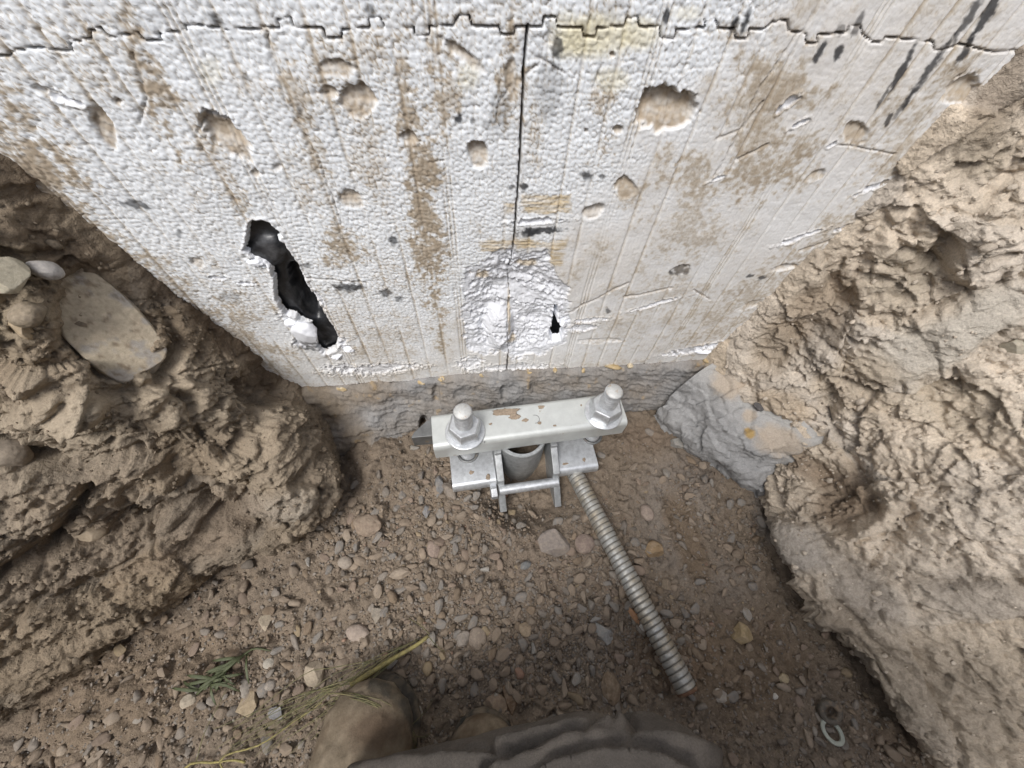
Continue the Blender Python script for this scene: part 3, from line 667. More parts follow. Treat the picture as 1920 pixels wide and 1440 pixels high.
left_rows = profile_rows([((-.236, .05), (-1, 0), .19, 0), ((-.236, 0.0), (-1, 0), .19, 0), ((-.226, -.07), (-1, .1), .34, .0), ((-.225, -.135), (-1, .2), .46, .022), ((-.28, -.185), (-.8, .5), .50, .03), ((-.37, -.215), (-.65, .7), .50, .022), ((-.45, -.28), (-.72, .65), .55, .012), ((-.54, -.345), (-.72, .65), .60, .006), ((-.66, -.42), (-.72, .65), .65, .0)])
BROWN = (0.255, 0.207, 0.153); DARK = (0.130, 0.095, 0.066); PALE = (0.385, 0.322, 0.243)
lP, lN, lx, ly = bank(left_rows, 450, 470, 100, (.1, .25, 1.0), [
    ([(40, 773), (120, 793), (200, 780)], .018, 11), ([(40, 862), (110, 868), (175, 862), (260, 850)], .02, 11), ([(-20, 1085), (73, 1053), (130, 980), (173, 907)], .024, 13), ([(180, 900), (230, 960), (285, 1015)], .012, 10), ([(370, 965), (450, 995), (530, 1010)], .02, 14),
    ([(-20, 1150), (133, 1120), (280, 1047)], .02, 13), ([(130, 740), (230, 735), (300, 720), (345, 745)], .018, 11), ([(340, 745), (360, 790), (420, 850)], .012, 10), ([(300, 560), (330, 640), (300, 710)], .02, 14), ([(0, 470), (60, 480), (110, 470)], .018, 14), ([(0, 1250), (120, 1200), (240, 1150)], .014, 10), ([(440, 700), (470, 760), (480, 860)], .014, 12)], [
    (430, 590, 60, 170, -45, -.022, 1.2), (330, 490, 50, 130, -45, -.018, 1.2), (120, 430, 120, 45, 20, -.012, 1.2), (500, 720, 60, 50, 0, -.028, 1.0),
    (520, 840, 85, 90, 20, .016, .45), (600, 860, 40, 70, 0, .006, .3), (540, 940, 80, 38, -12, .016, .9), (350, 890, 70, 60, 30, -.014, .35), (300, 760, 190, 60, 5, .014, .9), (120, 770, 110, 60, 0, .014, .8),
    (150, 900, 180, 60, -15, .012, .9), (400, 960, 100, 36, -20, -.014, 1.2), (200, 1000, 200, 26, -18, -.012, 1.1), (190, 600, 100, 140, -20, -.012, .7), (60, 620, 60, 110, 0, .006, 1.0), (300, 1010, 120, 40, -25, .010, 1.0), (120, 1110, 150, 40, -20, .008, .8)],
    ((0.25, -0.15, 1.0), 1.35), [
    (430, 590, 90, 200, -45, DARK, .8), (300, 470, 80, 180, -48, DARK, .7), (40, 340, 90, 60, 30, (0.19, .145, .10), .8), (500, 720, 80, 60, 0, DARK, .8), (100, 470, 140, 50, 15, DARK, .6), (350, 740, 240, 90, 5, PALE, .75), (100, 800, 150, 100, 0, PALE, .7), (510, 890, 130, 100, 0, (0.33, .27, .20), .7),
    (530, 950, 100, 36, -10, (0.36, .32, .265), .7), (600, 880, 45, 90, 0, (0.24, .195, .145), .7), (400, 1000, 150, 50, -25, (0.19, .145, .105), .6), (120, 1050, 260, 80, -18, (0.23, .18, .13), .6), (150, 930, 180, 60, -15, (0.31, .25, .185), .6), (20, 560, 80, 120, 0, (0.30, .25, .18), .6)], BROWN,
    "left_earth_bank", "dark brown crumbly earth bank left of the foam wall with a boulder set in it")
right_rows = profile_rows([((.364, .05), (1, 0), .10, 0), ((.364, 0.0), (1, 0), .10, 0), ((.405, -.085), (1, .05), .26, .0), ((.445, -.17), (1, .15), .38, .006), ((.435, -.26), (1, .1), .46, .034), ((.455, -.35), (1, .15), .50, .036), ((.50, -.45), (.95, .3), .55, .034), ((.55, -.545), (.95, .3), .58, .03), ((.61, -.64), (.95, .3), .6, .02)])
TAN = (0.55, 0.478, 0.393); LGREY = (0.47, 0.43, 0.37)
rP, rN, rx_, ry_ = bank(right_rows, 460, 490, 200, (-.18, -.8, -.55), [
    ([(1720, 590), (1780, 560), (1850, 530), (1920, 520)], .012, 6), ([(1800, 500), (1850, 470), (1900, 460)], .010, 6), ([(1480, 960), (1560, 1030), (1640, 1080), (1700, 1100)], .012, 12), ([(1700, 1080), (1770, 1100), (1850, 1090), (1920, 1100)], .010, 9), ([(1540, 760), (1590, 850), (1640, 960)], .012, 14), ([(1650, 400), (1700, 470), (1760, 500)], .012, 12), ([(1560, 1110), (1640, 1200), (1740, 1300)], .010, 12)], [
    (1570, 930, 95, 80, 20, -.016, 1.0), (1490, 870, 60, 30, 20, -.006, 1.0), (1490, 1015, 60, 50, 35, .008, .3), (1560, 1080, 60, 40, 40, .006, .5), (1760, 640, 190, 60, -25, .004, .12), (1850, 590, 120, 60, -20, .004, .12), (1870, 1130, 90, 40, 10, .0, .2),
    (1700, 790, 180, 60, 20, .004, .6), (1730, 860, 120, 50, 20, .004, .45), (1540, 590, 90, 70, -40, -.014, .9), (1450, 650, 60, 40, -40, -.008, .9), (1660, 960, 70, 60, 30, -.006, .9), (1700, 450, 100, 60, -40, .010, .8), (1850, 470, 100, 60, -30, .014, .45), (1790, 390, 80, 50, -40, .0, .5), (1600, 1250, 50, 120, -35, -.014, 1.2), (1480, 740, 60, 50, 20, .006, .6)],
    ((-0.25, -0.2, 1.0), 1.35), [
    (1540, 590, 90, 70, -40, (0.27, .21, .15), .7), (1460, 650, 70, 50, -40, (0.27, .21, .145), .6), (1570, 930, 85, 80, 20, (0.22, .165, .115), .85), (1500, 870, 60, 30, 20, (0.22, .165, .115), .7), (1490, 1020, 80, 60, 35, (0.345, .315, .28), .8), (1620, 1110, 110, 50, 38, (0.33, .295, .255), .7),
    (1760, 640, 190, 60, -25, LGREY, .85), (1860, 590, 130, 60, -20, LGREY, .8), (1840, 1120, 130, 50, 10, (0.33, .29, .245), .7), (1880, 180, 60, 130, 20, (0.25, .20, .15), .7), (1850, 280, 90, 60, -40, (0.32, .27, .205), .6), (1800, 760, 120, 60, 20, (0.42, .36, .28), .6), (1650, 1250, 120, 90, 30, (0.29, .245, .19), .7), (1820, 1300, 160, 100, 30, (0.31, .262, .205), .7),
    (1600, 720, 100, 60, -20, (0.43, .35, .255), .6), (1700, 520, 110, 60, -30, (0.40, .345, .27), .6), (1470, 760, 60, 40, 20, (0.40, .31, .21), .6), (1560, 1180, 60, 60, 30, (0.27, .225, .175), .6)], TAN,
    "right_earth_bank", "pale tan clay bank right of the foam wall, cracked and undercut along its foot")

# ================================================================== PIT FLOOR
def floor_h(x, y):
    Pq = np.stack([x, y, np.zeros_like(x)], 1)
    fx_, fy_ = project(np.stack([x, y, np.zeros_like(x)], 1))
    h = 0.009 * fbm(Pq * 7, 3, 301) + 0.0045 * fbm(Pq * 30, 3, 302)
    h += 0.014 * sstep(0, .8, ell(fx_, fy_, 700, 860, 70, 60)) - 0.042 * sstep(0, .7, ell(fx_, fy_, 985, 925, 110, 85)) - .006 * sstep(0, .8, ell(fx_, fy_, 1330, 1000, 90, 120, -20))
    h += 0.010 * sstep(0, .9, ell(fx_, fy_, 1330, 960, 60, 100, -20)) + 0.012 * sstep(0, .9, ell(fx_, fy_, 250, 1340, 260, 110, -20))
    return h
xs = np.arange(-0.64, 0.68, 0.0028); ys = np.arange(-0.72, 0.04, 0.0028)
X, Y = np.meshgrid(xs, ys, indexing='ij'); x = X.ravel(); y = Y.ravel()
h = floor_h(x, y)
Pq = np.stack([x, y, np.zeros_like(x)], 1); fx_, fy_ = project(Pq)
c2, i2 = chunk(Pq + 0.006 * fbm(Pq * 40, 2, 303)[:, None], 40, 0.008, 304, True); c3, i3 = chunk(Pq, 115, 0.005, 305, True); 
mid = fbm(Pq * 22, 4, 306); lo_ = fbm(Pq * 7, 3, 307); hi_ = fbm(Pq * 150, 3, 308)
gravel = sstep(-0.25, 0.35, ell(fx_, fy_, 960, 1120, 480, 330) + 0.5 * mid)
h = h + c2 * (0.5 + 0.5 * sstep(-.2, .2, mid)) + c3 + 0.0012 * hi_
cf = np.repeat(np.array([[0.215, 0.172, 0.130]]), len(x), 0) * (1 + 0.25 * mid + 0.18 * hi_ + 0.12 * (i3 - .5))[:, None]
for (a, b, rx, ry, ro, cl, am) in [(1260, 960, 90, 130, -10, (0.27, .235, .20), .7), (1330, 1080, 110, 60, 30, (0.26, .225, .19), .5), (1300, 880, 70, 60, 0, (0.185, .155, .13), .5), (1200, 820, 80, 40, 0, (0.20, .15, .11), .6), (980, 1050, 200, 120, 0, (0.225, .18, .14), .6),
                                   (1400, 1250, 170, 130, 0, (0.18, .13, .085), .6), (1290, 1010, 40, 130, -20, (0.17, .115, .065), .6), (250, 1300, 300, 130, -20, (0.20, .15, .103), .6), (1240, 1230, 120, 100, 0, (0.185, .13, .088), .6), (1700, 1420, 140, 60, 30, (0.15, .11, .08), .5), (1450, 960, 60, 70, 0, (0.23, .21, .19), .5)]:
    cf = mix(cf, np.asarray(cl), am * sstep(-.1, .6, ell(fx_, fy_, a, b, rx, ry, ro) + .4 * mid))
fl = link("pit_floor", new_mesh("pit_floor", np.stack([x, y, h], 1), grid_faces(len(xs), len(ys)), cf, True, MAT_SOIL))
tag(fl, "brown gravelly dirt floor of the excavated pit", "ground", None, 'structure')
HG = h.reshape(len(xs), len(ys))
def floor_z(px_, py_):
    i = int(np.clip(round((px_ - xs[0]) / 0.0028), 1, len(xs) - 2)); j = int(np.clip(round((py_ - ys[0]) / 0.0028), 1, len(ys) - 2))
    return float(HG[i - 1:i + 2, j - 1:j + 2].mean())
def on_floor(a, b):
    p = at_z(a, b, 0.0); p = at_z(a, b, floor_z(p[0], p[1])); return p
# the wider ground: the unseen trench behind, raised to darken the pit, and level ground round it
gv, gf, gc = [], [], []
ring_in = [(-1.25, 0.02), (-1.1, -0.75), (-0.9, -1.7), (0.9, -1.7), (1.1, -0.75), (1.25, 0.02)]
def ring(pts, zz, k): return [(a * k, b * k + (0.0), zz) for a, b in pts]
r0 = [(-.66, -.71, -.012), (-.62, -1.22, -.01), (.62, -1.22, -.01), (.68, -.71, -.012)]
r1 = [(-1.45, -.72, .97), (-1.2, -1.42, .97), (1.2, -1.42, .97), (1.45, -.72, .97)]
r2 = [(-150, -.73, .99), (-150, -150, .97), (150, -150, .97), (150, -.73, .99)]
r3 = [(-1.45, .03, .96), (-150, .03, .97), (1.45, .03, .96), (150, .03, .97)]
gv = r0 + r1 + r2 + r3
gf = [(0, 1, 2, 3), (0, 4, 5, 1), (1, 5, 6, 2), (2, 6, 7, 3), (4, 8, 9, 5), (5, 9, 10, 6), (6, 10, 11, 7), (4, 12, 13, 8), (7, 11, 15, 14)]
gm = new_mesh("ground", gv, gf, np.repeat(np.array([[0.26, 0.21, 0.155]]), len(gv), 0), False, MAT_SOIL)
tag(link("ground", gm), "wide level brown earth around the pit", "ground", None, 'structure')

# ================================================================== STONES
STONES = []
def place_rock(name, a, b, w, d, hgt, seed, colr, label, cat="stone", rot=None, sub=4, cuts=7, group=None, sink=0.35, rough=.12, fine=.035, cut_at=(.5, .82), dusty=.5, pos=None, tilt=(0, 0), soft=0.0, dust=(0.34, .285, .22)):
    v, f = rock_verts(sub, seed, (w, d, hgt), cuts, cut_at, rough, fine, soft)
    o = link(name, new_mesh(name, v, f, stone_col(v, colr, seed, .18, dust, dusty), True, MAT_STONE))
    p = on_floor(a, b) if pos is None else pos
    o.location = Vector(p) + Vector((0, 0, hgt * (0.5 - sink)))
    o.rotation_euler = (R(tilt[0]), R(tilt[1]), R(rot if rot is not None else (seed * 47) % 360))
    tag(o, label, cat, group)
    return o
def bank_spot(Pn, nn, gx, gy, a, b):
    i = np.argmin((gx - a) ** 2 + (gy - b) ** 2)
    return Pn[i], nn[i]
GRY = (0.27, .26, .25); TANS = (0.33, .275, .21); RDB = (0.25, .18, .14); DGR = (0.15, .15, .155); ORG = (0.27, .19, .11); WHT = (0.55, .52, .47)
named = [
    (1037, 1022, .052, .044, .034, 401, (0.25, .215, .19), "largest grey-brown angular rock lying between the steel bracket and the ribbed bar", 8),
    (1226, 1032, .036, .028, .026, 402, ORG, "rusty orange lump of dirt just right of the ribbed bar's middle", 6),
    (1212, 962, .022, .028, .016, 403, (0.30, .24, .20), "pinkish brown rounded stone right of the ribbed bar's upper end", 3),
    (1390, 1193, .040, .036, .022, 404, (0.32, .245, .14), "ochre yellow flat rock on bare dirt right of the ribbed bar", 8),
    (590, 1262, .026, .032, .022, 405, (0.36, .30, .225), "pale tan rounded stone in the dirt above the boot toe", 5),
    (466, 1322, .030, .034, .016, 406, (0.32, .255, .17), "flat tan wedge-shaped stone left of the dry stalk", 9),
    (672, 1188, .034, .022, .014, 407, (0.33, .27, .225), "smooth flat oval stone beside the tip of the dry stalk", 2),
    (1131, 1190, .028, .042, .020, 408, (0.30, .295, .28), "pale grey crumbly concrete lump left of the ribbed bar", 7),
    (648, 1055, .022, .018, .014, 409, (0.31, .265, .22), "smooth brown oval pebble below the left bank's overhang", 1),
    (813, 1030, .022, .030, .016, 410, (0.26, .20, .165), "reddish brown egg-shaped stone below the bracket's left plate", 2),
    (824, 915, .020, .044, .018, 411, (0.20, .195, .19), "dark grey long slab of stone against the bracket's left plate", 8),
    (843, 922, .020, .034, .018, 412, (0.24, .205, .17), "brown slab leaning under the bracket's left plate", 4),
    (758, 1075, .044, .022, .018, 413, (0.30, .245, .19), "long pointed tan stone in the middle of the gravel", 6),
    (930, 1320, .030, .024, .018, 414, (0.26, .195, .14), "brown rounded stone just above the trouser knee", 3),
    (955, 1312, .020, .040, .018, 415, (0.19, .13, .085), "dark brown slab of stone just above the trouser knee", 6),
    (1270, 832, .030, .030, .022, 416, (0.31, .30, .28), "pale grey stone against the foot of the concrete spill", 7),
    (1262, 800, .024, .016, .018, 417, (0.22, .215, .21), "grey chip wedged between footing and concrete spill", 7),
    (1145, 1290, .024, .036, .012, 418, (0.21, .155, .105), "brown clod pressed into the dirt left of the bar's tip", 4),
    (1230, 1350 - 90, .016, .012, .010, 419, (0.28, .22, .15), "small tan stone left of the bar's tip", 5),
    (1468, 1272, .016, .012, .010, 420, (0.42, .34, .22), "small pale yellow stone left of the loose nut", 4),
    (1350, 1302, .024, .018, .008, 421, (0.34, .31, .27), "grey flat flake of stone right of the bar's tip", 6),
    (1452, 1305, .010, .007, .006, 422, WHT, "tiny white stone chip left of the loose nut", 3),
    (690, 985, .044, .034, .020, 423, (0.24, .185, .14), "broad brown clod in the gravel left of the bracket", 4),
    (1095, 1020, .034, .030, .018, 424, (0.24, .185, .155), "brown rounded stone between the grey rock and the ribbed bar", 2),
    (1250, 1115 - 20, .020, .018, .014, 425, (0.28, .225, .165), "tan stone right of the ribbed bar's lower half", 6),
    (868, 1108 + 90, .018, .022, .014, 426, (0.28, .245, .21), "upright brown stone in the middle of the gravel", 4),
    (895, 1195, .026, .026, .014, 427, (0.27, .22, .175), "broad flat brown stone in the middle of the gravel", 3),
    (705, 1150, .018, .026, .014, 428, (0.28, .245, .20), "narrow tan stone left of the gravel heap", 5),
    (985, 1178, .020, .024, .014, 429, (0.31, .24, .165), "yellowish block-shaped stone in the middle of the gravel", 8),
    (800, 760 + 200, .016, .020, .012, 430, (0.20, .20, .205), "dark grey stone chip below the bracket's left corner", 7),
    (985, 1060, .020, .012, .010, 431, (0.17, .175, .175), "dark grey oval pebble left of the largest grey rock", 2),
    (500, 1165, .020, .024, .016, 432, (0.35, .295, .22), "tan pointed stone near the green sprig's stem tip", 6),
    (505, 1245 - 2, .015, .015, .010, 433, (0.36, .33, .28), "pale round pebble under the green sprig's stem", 1),
    (355, 1314, .020, .016, .012, 434, (0.36, .31, .24), "pale pebble below the green sprig", 3),
    (520, 1336, .022, .016, .012, 435, (0.28, .28, .285), "blue-grey stone right of the tan wedge", 6),
    (508, 1284, .014, .013, .011, 436, (0.27, .24, .21), "round grey-brown pebble below the pale tan stone", 1),
    (1205, 1115 + 60, .014, .012, .006, 437, (0.62, .60, .56), "white flake beside the orange chip at the ribbed bar", 5),
]
for (a, b, w, d, hh, sd0, cl, lb, cu) in named:
    place_rock("stone", a, b, w * .92, d * .92, hh * .92, sd0, cl, lb, cuts=cu + 2, rough=.15 if cu > 3 else .06, cut_at=(.45, .8) if cu > 4 else (.75, .95), rot=(sd0 * 29) % 50 - 25, dusty=.35)
place_rock("brick_chip", 1188, 1152, .010, .030, .008, 440, (0.45, .26, .15), "thin orange chip lying against the left side of the ribbed bar", "chip", rot=28, sub=3, cuts=7, dusty=.05)
# stones set in the left bank
p, nrm = bank_spot(lP, lN, lx, ly, 188, 600)
ax_x = np.array(at_z(240, 600, p[2]) - at_z(140, 600, p[2])); ax_x /= np.linalg.norm(ax_x)
def oriented_rock(name, Pn, nn, gx, gy, a, b, w_px, h_px, thick, rot, seed, colr, label, cuts, out=0.3, sub=5, cut_at=(.6, .9), rough=.08, fine=.02, dust=(0.34, .285, .22), dusty=.5, cat="stone", shape=None, lift=0.0, face=0.45):
    p, nrm = bank_spot(Pn, nn, gx, gy, a, b)
    vd = CAM - p; dist = -((p - CAM) @ ROT)[2]; vd = vd / np.linalg.norm(vd)
    nrm = nrm * (1 - face) + vd * face; nrm /= np.linalg.norm(nrm)
    xd = ROT @ np.array([math.cos(R(rot)), -math.sin(R(rot)), 0]); xd = xd - nrm * xd.dot(nrm); xd /= np.linalg.norm(xd); yd = np.cross(nrm, xd)
    k = dist / F_PX
    v, f = rock_verts(sub, seed, (w_px * k, h_px * k, thick), cuts, cut_at, rough, fine)
    if shape: v = shape(v, w_px * k, h_px * k)
    o = link(name, new_mesh(name, v, f, stone_col(v, colr, seed, .34 if cat == 'boulder' else .22, dust, dusty), True, MAT_STONE))
    if cat == 'boulder':
        ca4 = np.ones((len(v), 4), np.float32); cb = stone_col(v, colr, seed, .35, dust, dusty); sc_ = v / np.abs(v).max()
        cb = mix(cb, [.31, .305, .305], .6 * sstep(.18, .42, fbm(sc_ * 4 + 3, 4, 461) + .25 * sstep(.1, -.8, sc_[:, 1]))); cb = mix(cb, [.20, .15, .10], .7 * sstep(.12, .45, fbm(sc_ * 9 + 7, 4, 466) + .25 * sstep(.0, .8, sc_[:, 1]))); ca4[:, :3] = cb
        o.data.color_attributes['Col'].data.foreach_set('color', ca4.ravel())
    o.matrix_world = Matrix([[xd[i], yd[i], nrm[i], (p + nrm * (thick * (out - 0.5) + lift) + 0 * nrm)[i]] for i in range(3)] + [[0, 0, 0, 1]])
    return tag(o, label, cat)
def boulder(v, w, h):
    # long rounded slab, broad at the lower end, its upper right corner drawn down
    p_ = v / (np.array([w, h, np.abs(v[:, 2]).max() * 2]) / 2); v = v * ((np.linalg.norm(p_, axis=1) / ((np.abs(p_) ** 3.2).sum(1) + 1e-9) ** (1 / 3.2)) * .93)[:, None]
    t = v[:, 1] / h
    v[:, 0] *= 1.0 - 0.22 * np.clip(t * 2, 0, 1)
    sup = np.abs(v[:, 2]) ; v[:, 2] = np.sign(v[:, 2]) * np.minimum(sup, sup.max() * 0.62) * (1 + .1 * np.cos(t * 3))
    return v
oriented_rock("boulder", lP, lN, lx, ly, 188, 602, 126, 244, .085, -20, 452, (0.50, .43, .325), "large smooth tan boulder with grey patches set in the left bank", 3, .50, 5, (.80, .95), .07, .02, (0.31, .25, .185), .5, "boulder", boulder, 0.0, .85)
oriented_rock("stone", lP, lN, lx, ly, 84, 503, 50, 34, .024, 20, 453, (0.42, .40, .38), "small whitish stone at the boulder's upper left corner", 6, .7, 4, (.6, .9), dusty=.2)
oriented_rock("stone", lP, lN, lx, ly, 5, 512, 76, 70, .03, 0, 454, (0.44, .40, .31), "pale flat stone at the photo's left edge, left of the boulder", 7, .6, 4, dusty=.2)
oriented_rock("stone", lP, lN, lx, ly, 52, 592, 56, 42, .03, -30, 455, (0.25, .205, .148), "rounded brown stone left of the boulder, uppermost of two", 4, .6, 4)
oriented_rock("stone", lP, lN, lx, ly, 38, 618, 24, 44, .02, -20, 456, (0.37, .29, .19), "pointed yellowish stone left of the boulder, lower of two", 7, .6, 4)
oriented_rock("stone", lP, lN, lx, ly, 12, 850, 70, 76, .03, 0, 457, (0.25, .21, .165), "rounded brown stone at the left edge in the bank's middle", 4, .5, 4)
oriented_rock("stone", lP, lN, lx, ly, 170, 1000, 50, 34, .02, 0, 459, (0.30, .24, .17), "tan stone half buried low in the left bank", 4, .55, 4)
oriented_rock("stone", rP, rN, rx_, ry_, 1905, 650, 50, 30, .02, 20, 460, (0.38, .35, .28), "pale stone at the photo's right edge in the tan bank", 6, .6, 4)
oriented_rock("stone", rP, rN, rx_, ry_, 1425, 762, 22, 12, .010, 40, 461, (0.10, .095, .095), "dark little stone on the clay above the concrete spill", 5, .9, 3, dusty=.1, lift=.004)

# ------------------------------------------------------------------ gravel
PIT = [(655, 860), (735, 815), (820, 800), (1180, 800), (1250, 790), (1300, 850), (1420, 930), (1440, 1030), (1520, 1150), (1640, 1310), (1740, 1440), (1760, 1560), (-120, 1560), (0, 1400), (110, 1300), (270, 1180), (400, 1080), (545, 1010), (625, 960)]
# likelihood of stones over the floor
def dens(a, b):
    d = 0.12
    for (cx_, cy_, rx, ry, am) in [(830, 980, 200, 130, 1.0), (950, 1190, 330, 150, 1.0), (720, 1020, 160, 120, .9), (1120, 1080, 130, 160, .9), (1310, 930, 90, 110, .6), (520, 1230, 200, 130, .28), (880, 860, 120, 60, .8), (1250, 1180, 120, 120, .5), (1390, 1010, 70, 90, .5)]:
        e = 1 - math.hypot((a - cx_) / rx, (b - cy_) / ry)
        d = max(d, am * min(1, max(0, e * 2.0)))
    return d
cand = []
rg = random.Random(5)
while len(cand) < 23000:
    a, b = rg.uniform(-60, 1760), rg.uniform(790, 1480)
    if rg.random() > dens(a, b) * ((b - 300) / 1100): continue
    cand.append((a, b))
ca = np.array(cand); ok = inpoly(ca[:, 0], ca[:, 1], PIT); ca = ca[ok]
sizes = np.array([min(0.0175, 0.0025 / (rg.random() ** 0.6 + 0.03)) for _ in ca])
order = np.argsort(-sizes); ca = ca[order]; sizes = sizes[order]
PAL = [((0.275, .22, .168), 5, "brown"), ((0.31, .255, .20), 3, "tan"), ((0.235, .218, .198), 5, "grey"), ((0.25, .192, .152), 1.8, "reddish"), ((0.16, .148, .135), 1.0, "dark grey"), ((0.22, .165, .115), 2.5, "dark brown"), ((0.30, .235, .15), .4, "ochre"), ((0.33, .31, .28), .8, "pale grey"), ((0.30, .18, .13), .1, "brick red")]
pw = [p_[1] for p_ in PAL]
peb = {}
kinds = [("rounded", 3, .06, (.78, .95)), ("angular", 9, .14, (.42, .78)), ("flat", 6, .12, (.5, .85))]
for pi, (pc, _, pn) in enumerate(PAL):
    for ki, (kn, cu, ro_, ca_) in enumerate(kinds):
        for var in range(2):
            sdv = 500 + pi * 10 + ki * 3 + var
            v, f = rock_verts(3 if ki == 0 else 2, sdv, (1.0, .74, .62 if kn != "flat" else .34), cu, ca_, ro_, .03)
            me = new_mesh("pebble", v, f, stone_col(v, pc, sdv, .16, (0.26, .205, .15), .65), ki == 0, MAT_STONE)
            peb[(pi, ki, var)] = me
taken = []
LAND = [(700, 900, "in the corner between left bank and footing"), (880, 1000, "below the bracket's left side plate"), (1000, 1010, "just in front of the bracket's cross bolt"), (1180, 880, "right of the bracket near the footing"), (720, 1050, "in the gravel under the left bank's overhang"), (560, 1080, "at the left bank's foot"), (880, 1120, "in the middle of the gravel"),
        (1030, 1110, "below the largest grey-brown rock"), (1160, 1080, "left of the ribbed bar's middle"), (1300, 1000, "on bare dirt right of the ribbed bar"), (1370, 900, "below the grey concrete spill"), (1440, 1120, "at the right bank's foot"), (1090, 1220, "left of the ribbed bar's lower half"), (1330, 1190, "right of the ribbed bar's lower half"), (930, 1230, "in the gravel above the trouser knee"),
        (760, 1160, "above the tip of the dry stalk"), (620, 1190, "between the dry stalk and the left bank"), (440, 1200, "near the green sprig"), (330, 1230, "left of the green sprig"), (300, 1360, "in the dirt at the lower left"), (520, 1300, "among the stones left of the dry stalk"), (440, 1400, "beside the dry plant's lower branches"), (860, 1310, "right of the boot toe"), (1180, 1310, "above the trousers near the bar's tip"), (1390, 1310, "left of the loose nut"), (1500, 1220, "above the loose nut"), (1600, 1400, "beside the loose washer"), (100, 1400, "in the lower left corner"), (1450, 1400, "right of the trouser knee")]
n_ind = 0
sv, sf, scol = [], [], []
base_n = 0
v20 = [rock_verts(1, 600 + i, (1.1, .74, .5), 6, (.38, .75), .28, .08) for i in range(24)]
v12 = [rock_verts(0, 650 + i, (1.1, .85, .7), 3, (.6, .9), .25, .1) for i in range(24)]
for (a, b), s in zip(ca, sizes):
    p = on_floor(a, b)
    if s > 0.006:
        if any((p[0] - q_[0]) ** 2 + (p[1] - q_[1]) ** 2 < (0.36 * (s + q_[2])) ** 2 for q_ in taken): continue
        taken.append((p[0], p[1], s))
    pi = rg.choices(range(len(PAL)), pw)[0]; ki = rg.choices([0, 1, 2], [.6, 6, 3])[0]; var = rg.randrange(2)
    if n_ind < 260 and s > 0.006:
        o = link("pebble", peb[(pi, ki, var)]); k3 = (s * rg.uniform(.85, 1.3), s * rg.uniform(.8, 1.1), s * rg.uniform(.75, 1.1))
        o.scale = k3; o.rotation_euler = (R(rg.uniform(-22, 22)), R(rg.uniform(-22, 22)), R(rg.uniform(0, 360)))
        o.location = (p[0], p[1], p[2] + s * .13)
        lm = min(LAND, key=lambda t_: math.hypot(t_[0] - a, t_[1] - b))[2]; szw = "small" if s < .0082 else "middling" if s < .012 else "large"
        tag(o, "%s %s %s pebble %s" % (szw, kinds[ki][0], PAL[pi][2], lm), "pebble", "pebbles scattered over the pit floor")
        n_ind += 1
    else:
        v, f = (v20 if s > .0062 else v12)[rg.randrange(24)]
        e = Euler((R(rg.uniform(-30, 30)), R(rg.uniform(-30, 30)), R(rg.uniform(0, 360)))).to_matrix()
        vv = (v * np.array([s * rg.uniform(.8, 1.3), s, s * rg.uniform(.7, 1.2)])) @ np.array(e).T + p + np.array([0, 0, s * .12])
        sv.append(vv); sf.append(f + base_n); base_n += len(v)
        scol.append(np.repeat((np.array([PAL[pi][0]]) * .6 + np.array([[.25, .197, .145]]) * .4) * rg.uniform(.72, 1.02), len(v), 0))
# crumbs over the floor and on the banks' ledges
for _ in range(5500):
    a, b = rg.uniform(-60, 1760), rg.uniform(790, 1480)
    if not inpoly(np.array([a]), np.array([b]), PIT)[0]: continue
    p = on_floor(a, b); s = rg.uniform(.0012, .003)
    v, f = v12[rg.randrange(24)]
    vv = (v * s) @ np.array(Euler((rg.uniform(0, 6), rg.uniform(0, 6), 0)).to_matrix()).T + p + np.array([0, 0, s * .2])
    sv.append(vv); sf.append(f + base_n); base_n += len(v)
    cl = PAL[rg.choices(range(len(PAL)), pw)[0]][0]; scol.append(np.repeat(np.array([cl]) * rg.uniform(.7, 1.1), len(v), 0))
go = link("gravel", new_mesh("gravel", np.concatenate(sv), np.concatenate(sf), np.concatenate(scol), False, MAT_STONE))
tag(go, "small mixed gravel and dirt crumbs covering the pit floor", "gravel", None, 'stuff')
# clods caught on the banks
sv, sf, scol = [], [], []; base_n = 0
for (Pn, nn, gx, gy, base, cnt) in [(lP, lN, lx, ly, BROWN, 3400), (rP, rN, rx_, ry_, TAN, 1500)]:
    vis = np.where((gx > -80) & (gx < 2000) & (gy > 0) & (gy < 1480) & (Pn[:, 1] < -.01))[0]
    sel = RNG.choice(vis, cnt)
    pat = fbm(Pn[sel] * 14, 3, 640)
    for i, pt in zip(sel, pat):
        if pt < 0.02 and rg.random() < .8: continue
        s = min(.014, .0022 / (rg.random() ** .5 + .08)); v, f = v12[rg.randrange(24)]
        vv = (v * np.array([s, s * rg.uniform(.7, 1.2), s])) @ np.array(Euler((rg.uniform(0, 6), rg.uniform(0, 6), 0)).to_matrix()).T + Pn[i] + nn[i] * s * .15
        sv.append(vv); sf.append(f + base_n); base_n += len(v); scol.append(np.repeat(np.array([base]) * rg.uniform(.75, 1.15), len(v), 0))
go = link("soil_crumbs", new_mesh("soil_crumbs", np.concatenate(sv), np.concatenate(sf), np.concatenate(scol), False, MAT_SOIL))
tag(go, "small clods of earth clinging to the two banks", "soil crumbs", None, 'stuff')

